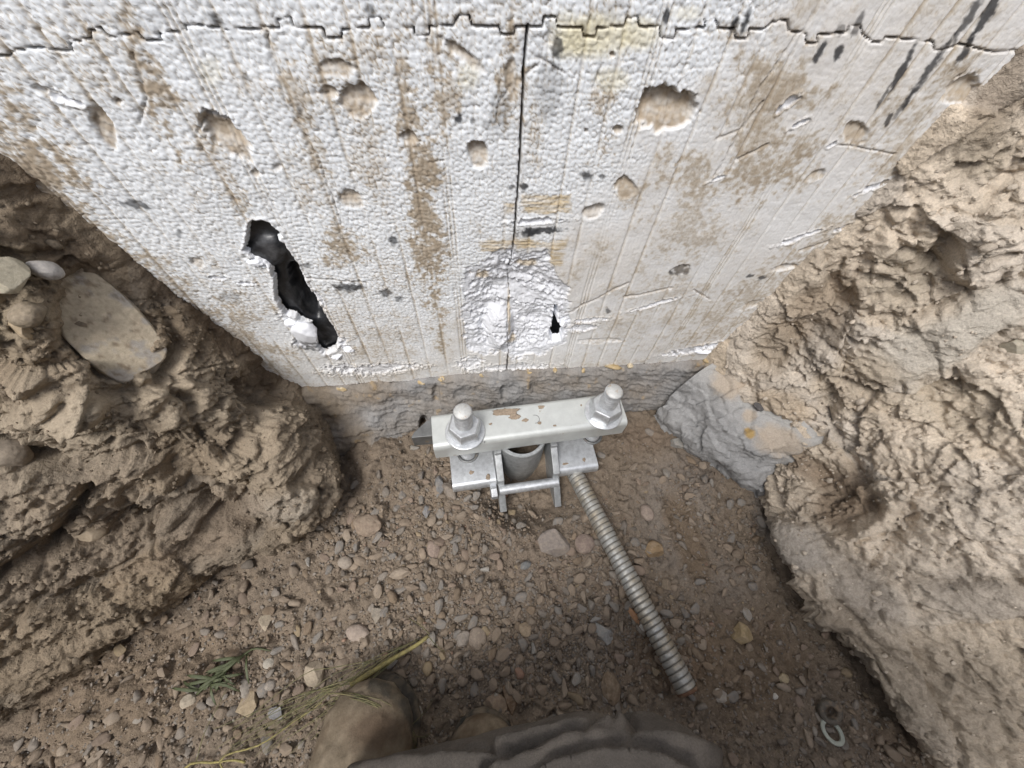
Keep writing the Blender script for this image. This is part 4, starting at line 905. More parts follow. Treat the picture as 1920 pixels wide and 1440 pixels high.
# ================================================================== STEEL BRACKET
STEEL = plain_mat("galvanised steel", (0.42, 0.435, 0.44), 0.45, 0.6, 0.28, 110, 0.0003, (0.40, .33, .25), (0.66, 0.72), 0.5, 900)
GALV = plain_mat("bright zinc", (0.62, 0.64, 0.66), 0.38, 0.6, 0.22, 150, 0.0003, (0.42, .36, .28), (0.70, 0.78), 0.5, 900)
PAINT = plain_mat("dull zinc coat", (0.57, 0.59, 0.575), 0.45, 0.3, 0.09, 70, 0.0002, (0.36, .29, .22), (0.65, 0.70), 0.45, 1200)
DSTEEL = plain_mat("dark steel", (0.20, 0.205, 0.205), 0.5, 0.6, 0.25, 60, 0.0004, (0.22, .17, .12), (0.6, 0.7), 0.45)
def bm_obj(name, verts, faces, parent, mat, smooth=False, bevel=0.0, seg=2):
    me = new_mesh(name, verts, faces, None, smooth, mat); o = link(name, me, parent)
    if bevel: 
        m = o.modifiers.new("bevel", 'BEVEL'); m.width = bevel; m.segments = seg; m.limit_method = 'ANGLE'; m.angle_limit = R(35)
        me.polygons.foreach_set("use_smooth", np.ones(len(me.polygons), bool))
        m2 = o.modifiers.new("wn", 'WEIGHTED_NORMAL'); m2.keep_sharp = False
    return o
def extrude(outline, axis_len, to3):
    """closed 2D outline -> prism; to3 maps (a, b, t) to 3D"""
    n_ = len(outline)
    v = [to3(a, b, 0) for a, b in outline] + [to3(a, b, axis_len) for a, b in outline]
    f = [tuple(range(n_))[::-1], tuple(range(n_, 2 * n_))] + [(i, (i + 1) % n_, n_ + (i + 1) % n_, n_ + i) for i in range(n_)]
    return v, f
def lathe(profile, seg=32, axis='z'):
    v, f = [], []
    for r_, z_ in profile:
        for i in range(seg): v.append((r_ * math.cos(2 * math.pi * i / seg), r_ * math.sin(2 * math.pi * i / seg), z_))
    for j in range(len(profile) - 1):
        for i in range(seg): f.append((j * seg + i, j * seg + (i + 1) % seg, (j + 1) * seg + (i + 1) % seg, (j + 1) * seg + i))
    return v, f
def threaded(r_, amp, pitch, z0, z1, seg=24, per=6):
    rows = int((z1 - z0) / pitch * per); v, f = [], []
    for j in range(rows + 1):
        zz = z0 + (z1 - z0) * j / rows
        for i in range(seg):
            ph = zz / pitch - i / seg; tri = abs((ph % 1) * 2 - 1)
            rr = r_ - amp * tri * min(1, (rows - j) / 4)
            v.append((rr * math.cos(2 * math.pi * i / seg), rr * math.sin(2 * math.pi * i / seg), zz))
    for j in range(rows):
        for i in range(seg): f.append((j * seg + i, j * seg + (i + 1) % seg, (j + 1) * seg + (i + 1) % seg, (j + 1) * seg + i))
    b0 = rows * seg
    for i in range(seg): v.append((.82 * r_ * math.cos(2 * math.pi * i / seg), .82 * r_ * math.sin(2 * math.pi * i / seg), z1 + .0022))
    for i in range(seg): f.append((b0 + i, b0 + (i + 1) % seg, b0 + seg + (i + 1) % seg, b0 + seg + i))
    f.append(tuple(range(b0 + seg, b0 + 2 * seg)))
    return v, f
BZ = 0.108                                  # top of the beam
fl_, fr_ = at_z(812, 842, BZ), at_z(1179, 793, BZ)
bl_ = at_z(808, 776, BZ)
ang = math.atan2(fr_[1] - fl_[1], fr_[0] - fl_[0]); BL = float(np.linalg.norm(fr_ - fl_)); BW = float(np.dot(bl_ - fl_, [-math.sin(ang), math.cos(ang), 0]))
mid_ = (fl_ + fr_) / 2
brk = empty("steel_bracket", (mid_[0], mid_[1], 0), "galvanised steel foundation bracket with two big nuts on its cross beam", "bracket", None, (0, 0, ang))
ca_, sa_ = math.cos(ang), math.sin(ang)
def loc(p):
    d = np.asarray(p) - np.array([mid_[0], mid_[1], 0]); return np.array([d[0] * ca_ + d[1] * sa_, -d[0] * sa_ + d[1] * ca_, d[2]])
hl = BL / 2
# beam: a channel with rounded shoulders, open below
out = []; T = 0.006; H = 0.036; rad = 0.009
def arc(cx_, cz_, r_, a0, a1, n_=6): return [(cx_ + r_ * math.cos(R(a0 + (a1 - a0) * i / n_)), cz_ + r_ * math.sin(R(a0 + (a1 - a0) * i / n_))) for i in range(n_ + 1)]
out = [(0, BZ - H)] + arc(rad, BZ - rad, rad, 180, 90) + arc(BW - rad, BZ - rad, rad, 90, 0) + [(BW, BZ - H), (BW - T, BZ - H)] + arc(BW - rad, BZ - rad, rad - T + .001, 0, 90) + arc(rad, BZ - rad, rad - T + .001, 90, 180) + [(T, BZ - H)]
v, f = extrude(out, BL, lambda a, b, t: (t - hl, a, b))
beam = bm_obj("cross_beam", v, f, brk, PAINT, False, 0.0008)
# stamped letters: a shallow C and a short row of marks
for (a, b, s_) in [(1003, 786, .006)]:
    p = loc(at_z(a, b, BZ)); v = []; f = []
    nseg = 14
    for i in range(nseg + 1):
        an = R(-100 + 200 * i / nseg)
        for rr in (s_, s_ + .0009): v.append((p[0] + rr * math.cos(an), p[1] + rr * math.sin(an), BZ + .0003))
    f = [(2 * i, 2 * i + 1, 2 * i + 3, 2 * i + 2) for i in range(nseg)]
    bm_obj("stamped_mark", v, f, brk, DSTEEL)
marks_v, marks_f = [], []
for (x0_, y0_, w_, h_) in [(886, 835, 3, 7), (894, 833, 2, 7), (900, 833, 2, 7), (907, 831, 3, 6)]:
    p = loc(at_z(x0_, y0_, BZ)); k = .00075; i0 = len(marks_v)
    marks_v += [(p[0], p[1], BZ + .0003), (p[0] + w_ * k * .7, p[1], BZ + .0003), (p[0] + w_ * k * .7, p[1] + h_ * k * .6, BZ + .0003), (p[0], p[1] + h_ * k * .6, BZ + .0003)]; marks_f.append((i0, i0 + 1, i0 + 2, i0 + 3))
bm_obj("stamped_mark", marks_v, marks_f, brk, DSTEEL)
# smears of dirt dried on the beam's top
for i, (a, b, w_, h_) in enumerate([(950, 772, .038, .012), (965, 780, .018, .010), (1015, 763, .009, .006), (1012, 793, .006, .005), (1040, 798, .005, .003), (920, 795, .005, .004), (985, 788, .010, .006), (845, 828, .004, .003), (1090, 760, .003, .003), (884, 886, .008, .006), (915, 895, .006, .010), (1060, 870, .010, .004), (1095, 862, .006, .006)]):
    v, f = rock_verts(3, 700 + i, (w_, h_, .0022), 3, (.6, .95), .35, .25)
    cl = np.repeat(np.array([[0.33, .265, .20]]), len(v), 0) * (1 + .2 * fbm(v * 300, 2, i))[:, None]
    o = link("dirt_smear", new_mesh("dirt_smear", v, f, cl, True, MAT_SOIL), brk); zt_ = BZ if b < 850 else .030; q_ = loc(at_z(a, b, zt_)); o.location = (q_[0], q_[1], zt_)
# bolts, nuts, washers
for (a, b) in [(872, 808), (1132, 772)]:
    p = loc(at_z(a, b, BZ + .004))
    v, f = threaded(.0124, .0021, .0050, .012, BZ + .062); bo = bm_obj("threaded_bolt", v, f, brk, GALV, True); bo.location = (p[0], p[1], 0)
    v, f = lathe([(.0118, BZ + .0622), (.0105, BZ + .0646), (.0001, BZ + .0652)], 24); cp = bm_obj("bolt_end", v, f, bo, plain_mat("bolt end", (0.55, .555, .54), .6, .25, .15, 260, .0005, (0.40, .30, .21), (.56, .64)), True)
    v, f = lathe([(.0125, BZ + .0003), (.0278, BZ + .0003), (.0278, BZ + .0028), (.0262, BZ + .0036), (.0125, BZ + .0036), (.0125, BZ + .0003)], 40); bm_obj("washer", v, f, brk, GALV, True, .0004).location = (p[0], p[1], 0)
    # hexagonal nut with a chamfered top
    af = .0205; z0, z1 = BZ + .0038, BZ + .0262; v, f = [], []
    for zz, k_ in ((z0, 1.0), (z1 - .0045, 1.0), (z1, .86)):
        for i in range(6):
            an = math.pi / 3 * i; rr = af / math.cos(math.pi / 6) * k_
            v.append((rr * math.cos(an), rr * math.sin(an), zz))
    for j in range(2):
        for i in range(6): f.append((j * 6 + i, j * 6 + (i + 1) % 6, (j + 1) * 6 + (i + 1) % 6, (j + 1) * 6 + i))
    f += [tuple(range(12, 18)), tuple(range(6))[::-1]]
    nu_ = bm_obj("hex_nut", v, f, brk, GALV, False, .0006); nu_.location = (p[0], p[1], 0); nu_.rotation_euler = (0, 0, R(12 if a < 1000 else 22))
# lower wings: plates with a rolled front lip and a slot for the bolt
def wing(x0_, x1_, y0_, y1_, zt, name):
    T2 = .008; rr = .009
    o_ = arc(y0_ + rr, zt - rr, rr, 180, 90, 8); o2 = arc(y0_ + rr, zt - rr, rr - T2, 90, 180, 8)
    outl = [(y0_, zt - .016)] + o_ + [(y1_, zt), (y1_, zt - T2)] + o2 + [(y0_ + T2, zt - .016)]
    v, f = extrude(outl, x1_ - x0_, lambda a, b, t: (x0_ + t, a, b))
    return bm_obj(name, v, f, brk, GALV, False, .0012)
ZW = .030
lp0, lp1 = loc(at_z(851, 905, ZW)), loc(at_z(930, 893, ZW)); rp0, rp1 = loc(at_z(1052, 882, ZW)), loc(at_z(1118, 868, ZW))
pc = loc(at_z(986, 857, .068)) + np.array([0, .038, 0])
xl, xr = loc(at_z(936, 870, .055))[0], loc(at_z(1043, 860, .055))[0]
yf = (lp0[1] + lp1[1]) / 2 - .006
wing(lp0[0] - .003, xl - .0055, yf - .004, yf + .095, ZW, "wing_plate"); wing(xr + .006, rp1[0] + .003, yf - .004, yf + .095, ZW, "wing_plate")
# dark slot rings round the bolts where they pass the wings
for (a, b) in [(872, 808), (1132, 772)]:
    p = loc(at_z(a, b, BZ + .004)); v, f = lathe([(.0126, ZW + .0004), (.0170, ZW + .0004), (.0170, ZW + .0016), (.0126, ZW + .0016), (.0126, ZW + .0004)], 32); bm_obj("slot_ring", v, f, brk, DSTEEL, True).location = (p[0], p[1], 0)
# upright side plates with slanting lower ends
for x0_, tips in ((xl - .004, [(931, 852, .058), (937, 905, .030), (943, 960, -.008)]), (xr - .004, [(1037, 838, .058), (1049, 890, .030), (1020, 955, -.010)])):
    ys_ = [loc(at_z(*t_))[1] for t_ in tips]
    o_ = [(ys_[0], .062), (ys_[0], .056), (ys_[1], .034), (ys_[1], .024), (ys_[2], -.010), (ys_[2] + .004, -.016), (yf + .04, -.034), (yf + .10, -.034), (yf + .10, .062)]
    v, f = extrude(o_, .0105, lambda a, b, t: (x0_ - .001 + t, a, b)); bm_obj("side_plate", v, f, brk, STEEL, False, .001)
# pile shaft: open pipe
ro, ri = .0385, .0325; zt = .069
v, f = lathe([(ro, -.06), (ro, zt - .001), (ro - .001, zt), (ri + .001, zt), (ri, zt - .001), (ri, -.02), (.0005, -.02)], 56)
sh = bm_obj("pile_shaft", v, f, brk, STEEL, True); sh.location = (pc[0], pc[1], 0)
m2 = sh.modifiers.new("es", 'EDGE_SPLIT'); m2.split_angle = R(40)
# cross bolt with hexagonal head
pb = loc(at_z(928, 918, .016)); 
v, f = lathe([(.0075, 0), (.0075, xr - xl + .006)], 20); o = bm_obj("cross_bolt", v, f, brk, GALV, True); o.location = (xl - .003, yf - .012, .016); o.rotation_euler = (0, R(90), 0)
v, f = lathe([(.0001, -.010), (.0105, -.010), (.0122, -.0085), (.0122, 0), (.0001, 0)], 6); o2 = bm_obj("bolt_head", v, f, o, GALV, False, .0006); o2.location = (0, 0, -.004)
# bent plate sticking out under the beam's left end
a0 = loc(at_z(771, 822, .080)); a1 = loc(at_z(815, 805, .080))
v, f = extrude([(a0[0], a0[1]), (a0[0] + .045, a0[1] - .002), (a0[0] + .045, a0[1] + .006), (a0[0] + .03, a0[1] + .030), (a0[0] + .004, a0[1] + .008)], .030, lambda a, b, t: (a, b, .052 + t)); bm_obj("end_plate", v, f, brk, DSTEEL, False, .001)

# ================================================================== RIBBED BAR
p0 = on_floor(1070, 885); p0[2] += .016; p1 = at_z(1289, 1297, .034)
p0 = p0 + (p0 - p1) / np.linalg.norm(p1 - p0) * .02
L = float(np.linalg.norm(p1 - p0)); pitch = .0072
rows_ = int(L / pitch * 12); seg = 36; v, f, cl = [], [], []
rad0 = .0132
tt = np.linspace(0, L, rows_ + 1); th = np.linspace(0, 2 * math.pi, seg, endpoint=False)
TT, TH = np.meshgrid(tt, th, indexing='ij'); ph = (TT / pitch - TH / (2 * math.pi)) % 1
ridge = sstep(0.0, 0.14, ph) * sstep(0.98, 0.78, ph)
rr = rad0 - .0020 + .0020 * ridge
rr *= 1 - .3 * np.clip((TT - L + .003) / .003, 0, 1) ** 2
V = np.stack([rr * np.cos(TH), rr * np.sin(TH), TT], 2).reshape(-1, 3)
nb = fbm(V * 60, 3, 801).ravel(); n2_ = fbm(V * 300, 3, 802)
rg_ = ridge.ravel()
cl = np.repeat(np.array([[0.42, .42, .40]]), len(V), 0) * (1 + .2 * n2_)[:, None]
cl = mix(cl, [0.37, .31, .22], np.clip(.30 + 1.3 * nb, 0, .8) * rg_); cl = mix(cl, [0.16, .145, .12], .8 * (1 - rg_))
ff = []
for j in range(rows_):
    i = np.arange(seg); ff.append(np.stack([j * seg + i, j * seg + (i + 1) % seg, (j + 1) * seg + (i + 1) % seg, (j + 1) * seg + i], 1))
ff = np.concatenate(ff)
m = attr_mat("ribbed steel", .42, ((900, .4, .0004),), (300, .15), .5); m.node_tree.nodes["Principled BSDF"].inputs["Metallic"].default_value = .45
bar = empty("ribbed_bar", tuple((p0 + p1) / 2), "long coarse-threaded steel bar lying on the gravel, its rusty end nearest", "steel bar")
dirv = Vector(p1 - p0).normalized(); qd = dirv.to_track_quat('Z', 'Y')
o = link("bar_thread", new_mesh("bar_thread", V, ff, cl, True, m), bar); o.rotation_mode = 'QUATERNION'; o.rotation_quaternion = qd; o.location = tuple(Vector(p0) - bar.location)
v, f = lathe([(rad0 * .98, -.002), (rad0 * .98, .0005), (rad0 * .9, .002), (rad0 * .4, .0026), (.0001, .0022)], 30)
e = bm_obj("bar_end", v, f, bar, plain_mat("rust", (0.16, .085, .05), .8, 0, .35, 200, .0008, (0.25, .17, .11), (.5, .6)), True); e.rotation_mode = 'QUATERNION'; e.rotation_quaternion = qd; e.location = tuple(Vector(p1) - bar.location)

# loose nut and washer
def floor_basis(a, b):
    return on_floor(a, b)
p = on_floor(1546, 1332)
v, f = lathe([(.0068, -.004), (.0128, -.004), (.0135, -.002), (.0135, .003), (.0122, .0045), (.0075, .0045), (.0068, .003), (.0068, -.004)], 40)
o = link("loose_nut", new_mesh("loose_nut", v, f, None, True, plain_mat("dirty steel", (0.13, .115, .095), .7, .3, .3, 200, .0006, (0.24, .18, .125), (.5, .62)))); o.location = (p[0], p[1], p[2] + .009); o.rotation_euler = (R(16), R(-12), 0)
tag(o, "dark dirty ring-shaped nut lying in the dirt above the pale washer", "nut")
p = on_floor(1550, 1369)
v, f = lathe([(.0088, -.0012), (.0135, -.0012), (.0135, .0012), (.0088, .0012), (.0088, -.0012)], 40)
o = link("loose_washer", new_mesh("loose_washer", v, f, None, False, plain_mat("pale zinc", (0.46, .49, .43), .5, .3, .15, 200, .0003, (0.36, .30, .22), (.6, .7)))); o.location = (p[0], p[1], p[2] + .010); o.rotation_euler = (R(-18), R(10), 0)
mo = o.modifiers.new("b", 'BEVEL'); mo.width = .0005; mo.limit_method = 'ANGLE'
tag(o, "pale greenish flat washer lying in the dirt below the dark nut", "washer")

# ================================================================== PLANTS
def tube(pts, r0_, r1_, seg=6):
    pts = [Vector(p_) for p_ in pts]; v, f = [], []
    for i, p_ in enumerate(pts):
        d = (pts[min(i + 1, len(pts) - 1)] - pts[max(i - 1, 0)]).normalized(); s_ = d.cross(Vector((0, 0, 1)))
        if s_.length < 1e-4: s_ = Vector((1, 0, 0))
        s_.normalize(); w_ = s_.cross(d); rr_ = r0_ + (r1_ - r0_) * i / (len(pts) - 1)
        for k_ in range(seg):
            an = 2 * math.pi * k_ / seg; q_ = p_ + (s_ * math.cos(an) + w_ * math.sin(an)) * rr_; v.append(tuple(q_))
    for i in range(len(pts) - 1):
        for k_ in range(seg): f.append((i * seg + k_, i * seg + (k_ + 1) % seg, (i + 1) * seg + (k_ + 1) % seg, (i + 1) * seg + k_))
    f.append(tuple(range(seg))[::-1]); f.append(tuple(range((len(pts) - 1) * seg, len(pts) * seg)))
    return v, f
def spline(pts, n_=14):
    A = np.array(pts)[:, None, :]; 
    C = lattice(np.concatenate([A, A + 1e-3], 1), n_, 2); return C[:, 0]
LEAF = plain_mat("green leaf", (0.070, .082, .036), .6, 0, .3, 150, .0004, (0.12, .12, .07), (.55, .7), .4)
STALK = plain_mat("dry stalk", (0.29, .25, .10), .7, 0, .3, 200, .0005, (0.20, .17, .08), (.5, .6), .3)
STRAW = plain_mat("dry grass", (0.185, .165, .085), .75, 0, .35, 150, .0002, (0.10, .11, .05), (.5, .6), .3)
def at_floor_path(pp, lift):
    return spline([on_floor(a, b) + np.array([0, 0, lift_]) for (a, b), lift_ in zip(pp, lift)], 16)
p = on_floor(420, 1262)
sprig = empty("green_sprig", tuple(p), "wilted green leafy sprig lying on the dirt near the left bank", "sprig")
def to_child(o, parent): o.parent = parent; o.location = -Vector(parent.location)
sp = at_floor_path([(510, 1220), (480, 1216), (455, 1235), (425, 1262), (395, 1285), (375, 1300)], [.004, .006, .008, .010, .010, .006])
v, f = tube(sp, .0010, .0016); o = bm_obj("stem", v, f, sprig, LEAF, True); to_child(o, sprig)
rg2 = random.Random(3)
for i in range(30):
    t_ = rg2.uniform(.35, 1.0); base = sp[int(t_ * 15)]
    tgt_px = (rg2.gauss(405, 40) - 10, rg2.gauss(1280, 22)); tgt = on_floor(*tgt_px) + np.array([0, 0, rg2.uniform(.002, .014)])
    d = tgt - base; Ld = np.linalg.norm(d) + 1e-6; d = d / Ld * min(max(Ld, .014), .034); mid__ = base + d * .5 + np.array([0, 0, .005])
    s_ = np.cross(d, [0, 0, 1]); s_ /= np.linalg.norm(s_) + 1e-9; wdt = rg2.uniform(.0009, .0018)
    pts = [base, base + (mid__ - base) * .9 , base + d * .8 + np.array([0, 0, .003]), base + d]
    v = []
    for q_, ww in zip(pts, (.3, 1, .8, .05)): v += [tuple(q_ - s_ * wdt * ww), tuple(q_ + np.array([0, 0, -.0008])), tuple(q_ + s_ * wdt * ww)]
    f = []
    for j in range(3):
        for k_ in range(2): f.append((j * 3 + k_, j * 3 + k_ + 1, j * 3 + k_ + 4, j * 3 + k_ + 3))
    o = bm_obj("leaf", v, f, sprig, LEAF, True); to_child(o, sprig)
    so = o.modifiers.new("s", 'SOLIDIFY'); so.thickness = .0005
p = on_floor(640, 1290)
stalk = empty("dry_stalk", tuple(p), "dry yellowish stalk with a brush of thin grass stems lying over the boot", "dry plant")
mp = at_floor_path([(805, 1192), (785, 1208), (745, 1232), (705, 1258), (672, 1280)], [.010, .014, .020, .028, .034])
v, f = tube(mp, .0022, .0034, 8); o = bm_obj("main_stalk", v, f, stalk, STALK, True); to_child(o, stalk)
def strand(pp, lift, r_=.0006, nm="grass_stem", mt=STRAW):
    v, f = tube(at_floor_path(pp, lift), r_, r_ * .5, 5); o = bm_obj(nm, v, f, stalk, mt, True); to_child(o, stalk)
for i in range(26):
    j = lambda s_: rg2.gauss(0, s_)
    t0 = rg2.uniform(0, 1); s0 = (790 - 170 * t0 + j(6), 1200 + 105 * t0 + j(8))
    e0 = (480 + rg2.uniform(-70, 160), 1400 + rg2.uniform(-40, 25)); m0 = (s0[0] * .55 + e0[0] * .45 + j(12), s0[1] * .6 + e0[1] * .4 + j(12))
    strand([s0, ((s0[0] + m0[0]) / 2 + j(5), (s0[1] + m0[1]) / 2 + j(6)), m0, e0], [.012 + .02 * t0, .028, .03, .01], rg2.uniform(.00035, .0007))
for i in range(7):
    j = lambda s_: rg2.gauss(0, s_)
    strand([(640 + j(10), 1300 + j(6)), (700 + j(8), 1290 + j(4)), (750 + j(6), 1315 + j(5)), (780 + j(5), 1350 + j(6)), (786 + j(5), 1400 + j(8))], [.04, .075, .07, .05, .02], rg2.uniform(.0004, .0007))
strand([(350, 1440), (375, 1425), (420, 1424), (440, 1408), (500, 1390), (560, 1350), (620, 1310)], [.006, .01, .012, .014, .016, .02, .03], .0013, "branch", STALK)
strand([(470, 1424), (450, 1420), (425, 1424), (430, 1440), (445, 1450)], [.012, .012, .012, .01, .01], .0013, "branch", STALK)
strand([(378, 1424), (395, 1370), (420, 1320), (432, 1290)], [.01, .012, .012, .008], .0006, "branch", STRAW)
strand([(770, 1360), (800, 1330), (812, 1310)], [.02, .012, .008], .0005)
strand([(770, 1368), (795, 1378), (810, 1370)], [.02, .012, .008], .0006)
strand([(808, 1190), (790, 1172), (768, 1160)], [.012, .012, .008], .0007)
strand([(805, 1192), (820, 1210), (835, 1222)], [.012, .010, .006], .0006)
strand([(95, 610), (130, 660), (200, 730)], [.2, .2, .2], .0005) if False else None

# ================================================================== PERSON (boot, knee in trousers, unseen torso added for shade)
def tubes_mesh(chains, vox):
    """several tapering chains of spheres, fused into one skin"""
    vs, fs, b = [], [], 0
    for ch in chains:
        for (p_, r_), (q_, s_) in zip(ch[:-1], ch[1:]):
            p_, q_ = np.array(p_), np.array(q_); n_ = max(2, int(np.linalg.norm(q_ - p_) / .012))
            for i in range(n_ + 1):
                t_ = i / n_; c_ = p_ + (q_ - p_) * t_; rr_ = np.asarray(r_) + (np.asarray(s_) - np.asarray(r_)) * t_
                v_, f_ = ico(2); vs.append(v_ * rr_ + c_); fs.append(f_ + b); b += len(v_)
    me = new_mesh("tmp", np.concatenate(vs), np.concatenate(fs)); o = link("tmp", me)
    m_ = o.modifiers.new("r", 'REMESH'); m_.mode = 'VOXEL'; m_.voxel_size = vox
    m2 = o.modifiers.new("s", 'SMOOTH'); m2.iterations = 10; m2.factor = .6
    dg = bpy.context.evaluated_depsgraph_get(); ev = o.evaluated_get(dg).to_mesh()
    nV = len(ev.vertices); co = np.zeros(nV * 3, np.float32); ev.vertices.foreach_get("co", co); no = np.zeros(nV * 3, np.float32); ev.vertices.foreach_get("normal", no)
    lt = np.zeros(len(ev.polygons), np.int32); ev.polygons.foreach_get("loop_total", lt)
    polys = [tuple(p_.vertices) for p_ in ev.polygons]
    bpy.data.objects.remove(o); bpy.data.meshes.remove(me)
    return co.reshape(-1, 3), no.reshape(-1, 3), polys
person = empty("person", (0.02, -.62, 0), "person crouching at the lower edge in dusty grey trousers and a tan work boot", "person")
def pz(a, b, z_): return at_z(a, b, z_)
knee = pz(1235, 1530, .20)
chain_shin = [(pz(690, 1535, .11), .044), (pz(820, 1530, .14), .052), (pz(960, 1520, .165), .058), (pz(1110, 1520, .19), .066), (knee, .060)]
hip = np.array([-.05, -.95, .34])
chain_thigh = [(knee, .068), (knee * .6 + hip * .4 + np.array([0, 0, .02]), .085), (hip, .11)]
co, no, polys = tubes_mesh([chain_shin, chain_thigh], .0036)
qx, qy = project(co)
ldir = (knee - chain_shin[0][0]); ldir /= np.linalg.norm(ldir)
along = co @ ldir; q = co - np.outer(along, ldir) * .72
q = q + .03 * np.stack([fbm(co * 9, 2, 901), fbm(co * 9, 2, 902), fbm(co * 9, 2, 903)], 1)
fold = ridged(q * 15, 2, 904); fold2 = ridged(q * 36, 2, 905)
n1_ = np.abs(perlin(q * 13, 904)); n2_ = np.abs(perlin(q * 27 + 5, 905)); n3_ = np.abs(perlin(q * 60 + 9, 909))
d = .004 * np.minimum(n1_, .5) + .004 * np.minimum(n2_, .5) * sstep(-.3, .3, fbm(co * 8, 2, 910)) + .0025 * n3_ - .007 + .0006 * fbm(co * 120, 3, 906)
facing = ((CAM - co) * no).sum(1) > 0
for pts, hgt, wd in [([(900, 1455), (1000, 1412), (1060, 1387), (1120, 1370), (1168, 1350)], .011, 11), ([(930, 1388), (1020, 1364), (1080, 1350), (1160, 1340)], .008, 10), ([(1166, 1362), (1176, 1384)], .002, 5),
                     ([(1120, 1378), (1190, 1372), (1280, 1382), (1360, 1410)], .007, 12), ([(940, 1450), (1050, 1432), (1130, 1404), (1210, 1410), (1300, 1450)], .009, 14), ([(640, 1440), (740, 1420), (850, 1412), (940, 1418)], .006, 12), ([(1000, 1392), (1060, 1376), (1140, 1352)], .006, 6)]:
    dd = seg_dist(qx + 6 * fbm(co * 40, 2, 930), qy + 6 * fbm(co * 40, 2, 931), pts)
    d += np.where(facing, hgt * np.exp(-np.abs(dd / wd) ** 1.6) - hgt * .5 * np.exp(-((dd - 2.0 * wd) / (.7 * wd)) ** 2), 0)
co2 = co + no * d[:, None]
t = fbm(co * 14, 4, 907); t2 = fbm(co * 60, 3, 908)
c_ = np.repeat(np.array([[0.112, .099, .087]]), len(co), 0) * (1 + .22 * t)[:, None]
c_ = mix(c_, [0.19, .165, .14], np.clip(.04 + .5 * t2 + .5 * t + .3 * sstep(.4, .9, fold), 0, .65)); c_ = mix(c_, [0.34, .25, .14], .8 * sstep(.62, .75, t2 + .2 * t))
def rows_obj(name, V, polys, c_, mat, parent):
    me = new_mesh(name, V, polys, c_, True, mat); o = link(name, me, parent); o.location = -Vector(parent.location); return o
rows_obj("trousers", co2, polys, c_, MAT_CLOTH, person)['label'] = "dusty grey work trousers creased over the knee"
hipz, chest, neck, headp = hip + np.array([.03, -.02, .04]), np.array([.02, -.86, .66]), np.array([.02, -.74, .90]), np.array([.02, -.66, 1.06])  # unseen torso, arms and head, added to shade the foreground
tors = [(hipz, np.array([.165, .13, .14])), (np.array([.02, -.93, .50]), np.array([.175, .13, .15])), (chest, np.array([.19, .125, .15])), (np.array([.02, -.78, .82]), np.array([.17, .09, .08]))]
lsh, rsh = np.array([-.19, -.77, .80]), np.array([.23, -.77, .80])
lel, rel = np.array([-.30, -.90, .58]), np.array([.34, -.90, .58])
lwr, rwr = np.array([-.24, -.84, .50]), np.array([.30, -.84, .53])
co, no, polys = tubes_mesh([tors, [(lsh, .07), (lel, .056), (lwr * .9 + lel * .1, .044)], [(rsh, .07), (rel, .056), (rwr * .9 + rel * .1, .044)], [(chest + np.array([0, .05, .1]), .12), (lsh, .07)], [(chest + np.array([0, .05, .1]), .12), (rsh, .07)],
                        [(hip, .11), (np.array([.30, -.78, .42]), .085), (np.array([.30, -.60, .36]), .07)], [(np.array([.30, -.60, .36]), .066), (np.array([.30, -.80, .12]), .055)]], .011)
c_ = np.repeat(np.array([[0.075, .075, .085]]), len(co), 0) * (1 + .2 * fbm(co * 20, 3, 921))[:, None]
rows_obj("unseen_jacket", co + no * (.006 * ridged(co * 14, 2, 922))[:, None], polys, c_, MAT_CLOTH, person)['label'] = "dark work clothes of the crouching person"
def hand_chains(w_, sx):
    pal = w_ + np.array([sx * .02, .065, .005]); ch = [[(w_ - np.array([0, .04, 0]), .027), (w_, .024), (pal, np.array([.018, .030, .040]))]]
    for k_, (ln, dz_) in enumerate(((.062, .03), (.070, .010), (.066, -.010), (.052, -.028))):
        a_ = pal + np.array([0, .022, dz_]); b_ = a_ + np.array([sx * ln * .35, ln * .55, 0]); c2_ = b_ + np.array([sx * ln * .5, ln * .1, -.004]); ch.append([(pal, .012), (a_, .0095), (b_, .0088), (c2_, .0075)])
    th_ = pal + np.array([sx * .012, -.01, .036]); ch.append([(pal + np.array([0, -.03, .01]), .014), (th_, .011), (th_ + np.array([sx * .03, .012, .012]), .009)])
    return ch
skin = np.array([0.42, .27, .19])
co, no, polys = tubes_mesh([[(chest, .06), (neck, .055), (headp - np.array([0, .0, .06]), .06)], [(headp - np.array([0, -.015, .05]), np.array([.062, .07, .05])), (headp, np.array([.075, .095, .09])), (headp + np.array([0, -.01, .05]), np.array([.075, .09, .07]))], [(headp + np.array([0, .092, -.005]), .010), (headp + np.array([0, .105, -.03]), .014)],
                            [(headp + np.array([.076, .0, -.02]), np.array([.010, .02, .03])), (headp + np.array([.076, .0, -.01]), np.array([.010, .02, .03]))], [(headp + np.array([-.076, .0, -.02]), np.array([.010, .02, .03])), (headp + np.array([-.076, .0, -.01]), np.array([.010, .02, .03]))]] + hand_chains(lwr, 1) + hand_chains(rwr, -1) + [[(lsh, .03), (lel, .03), (lwr, .024)], [(rsh, .03), (rel, .03), (rwr, .024)], [(chest, .06), (lsh, .03)], [(chest, .06), (rsh, .03)]], .0075)
rows_obj("unseen_body", co, polys, np.repeat(skin[None], len(co), 0), MAT_CLOTH, person)
v, f = ico(4); v = v * np.array([.086, .104, .098]); hm = (v[:, 2] > .01) | (v[:, 1] < -.03)
rows_obj("unseen_hair", np.where(hm[:, None], v, v * .8) + headp, [tuple(t_) for t_ in f], np.repeat(np.array([[.03, .022, .016]]), len(v), 0), MAT_CLOTH, person)
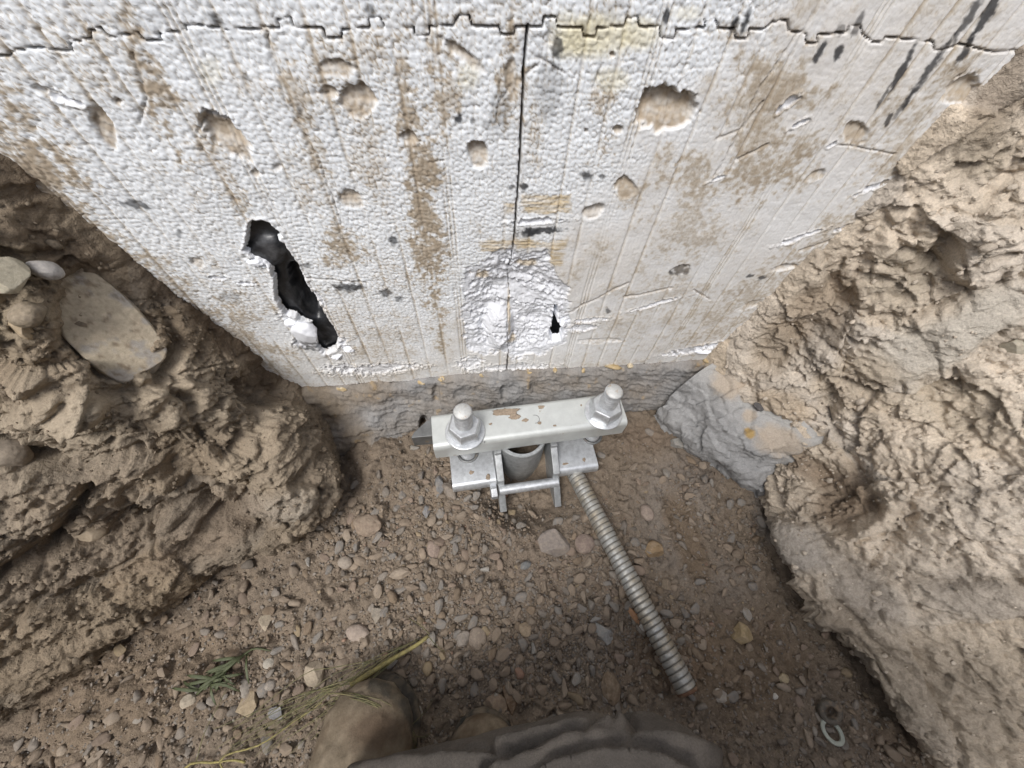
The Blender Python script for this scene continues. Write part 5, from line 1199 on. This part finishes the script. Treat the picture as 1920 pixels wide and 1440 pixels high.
MAT_BOOT = attr_mat("dusty leather", .85, ((500, .5, .0012), (1600, .3, .0004)), (180, .2), .25)
def boot(toe_px, heel_px, z_, w_, parent, label):
    toe = pz(*toe_px, z_); heel = pz(*heel_px, z_ + .01); dr = heel - toe; dr[2] = 0; dr /= np.linalg.norm(dr)
    z0 = np.array([0, 0, 1.0])
    ch = [(toe, np.array([w_, w_, .030])), (toe + dr * .06 + z0 * .005, np.array([w_ * 1.05, w_ * 1.05, .036])), (toe + dr * .13 + z0 * .018, np.array([w_ * .85, w_ * .85, .045])), (toe + dr * .19 + z0 * .035, np.array([.040, .040, .060])), (toe + dr * .2 + z0 * .12, np.array([.042, .042, .05]))]
    co, no, polys = tubes_mesh([ch], .0035)
    t = fbm(co * 22, 4, 911); t2 = fbm(co * 70, 3, 912); wr_ = ridged(co * np.array([40, 40, 60]), 2, 913)
    co2 = co + no * (.0028 * wr_ + .0012 * t2)[:, None]
    c_ = np.repeat(np.array([[0.175, .140, .098]]), len(co), 0) * (1 + .25 * t)[:, None]; c_ = mix(c_, [0.10, .066, .042], np.clip(.15 + 1.3 * t, 0, .8)); c_ = mix(c_, [0.27, .22, .16], np.clip(.2 + 1.1 * t2, 0, .6))
    bx_, by_ = project(co)
    c_ = mix(c_, [.085, .058, .038], .8 * sstep(-.1, .5, ell(bx_, by_, 712, 1372, 62, 44, -15) + .6 * t2)); c_ = mix(c_, [.045, .045, .04], .85 * sstep(.0, .4, 1 - np.abs(np.hypot((bx_ - 690) / 92, (by_ - 1400) / 112) - 1.0) * 7) * (bx_ > 690) * np.clip(.8 + t2, 0, 1))
    bo = rows_obj("boot", co2, polys, c_, MAT_BOOT, parent); bo['label'] = label
    # sole: dark rubber, a little wider than the upper
    ch2 = [(toe - z0 * (toe[2] - .012) + dr * -.002, np.array([w_ * 1.10, w_ * 1.10, .013])), (toe - z0 * (toe[2] - .012) + dr * .20, np.array([w_ * .95, w_ * .95, .013]))]
    co, no, polys = tubes_mesh([ch2], .004)
    c_ = np.repeat(np.array([[0.05, .047, .042]]), len(co), 0); c_ = mix(c_, [0.22, .175, .125], np.clip(.35 + 1.2 * fbm(co * 80, 3, 915), 0, .85))
    s_ = link("sole", new_mesh("sole", co, polys, c_, True, MAT_BOOT), bo)
    return bo
boot((688, 1378), (640, 1580), .052, .049, person, "scuffed tan leather work boot toe under the dry grass")
boot((905, 1420), (905, 1600), .030, .038, person, "brown boot toe almost hidden under the trouser knee")
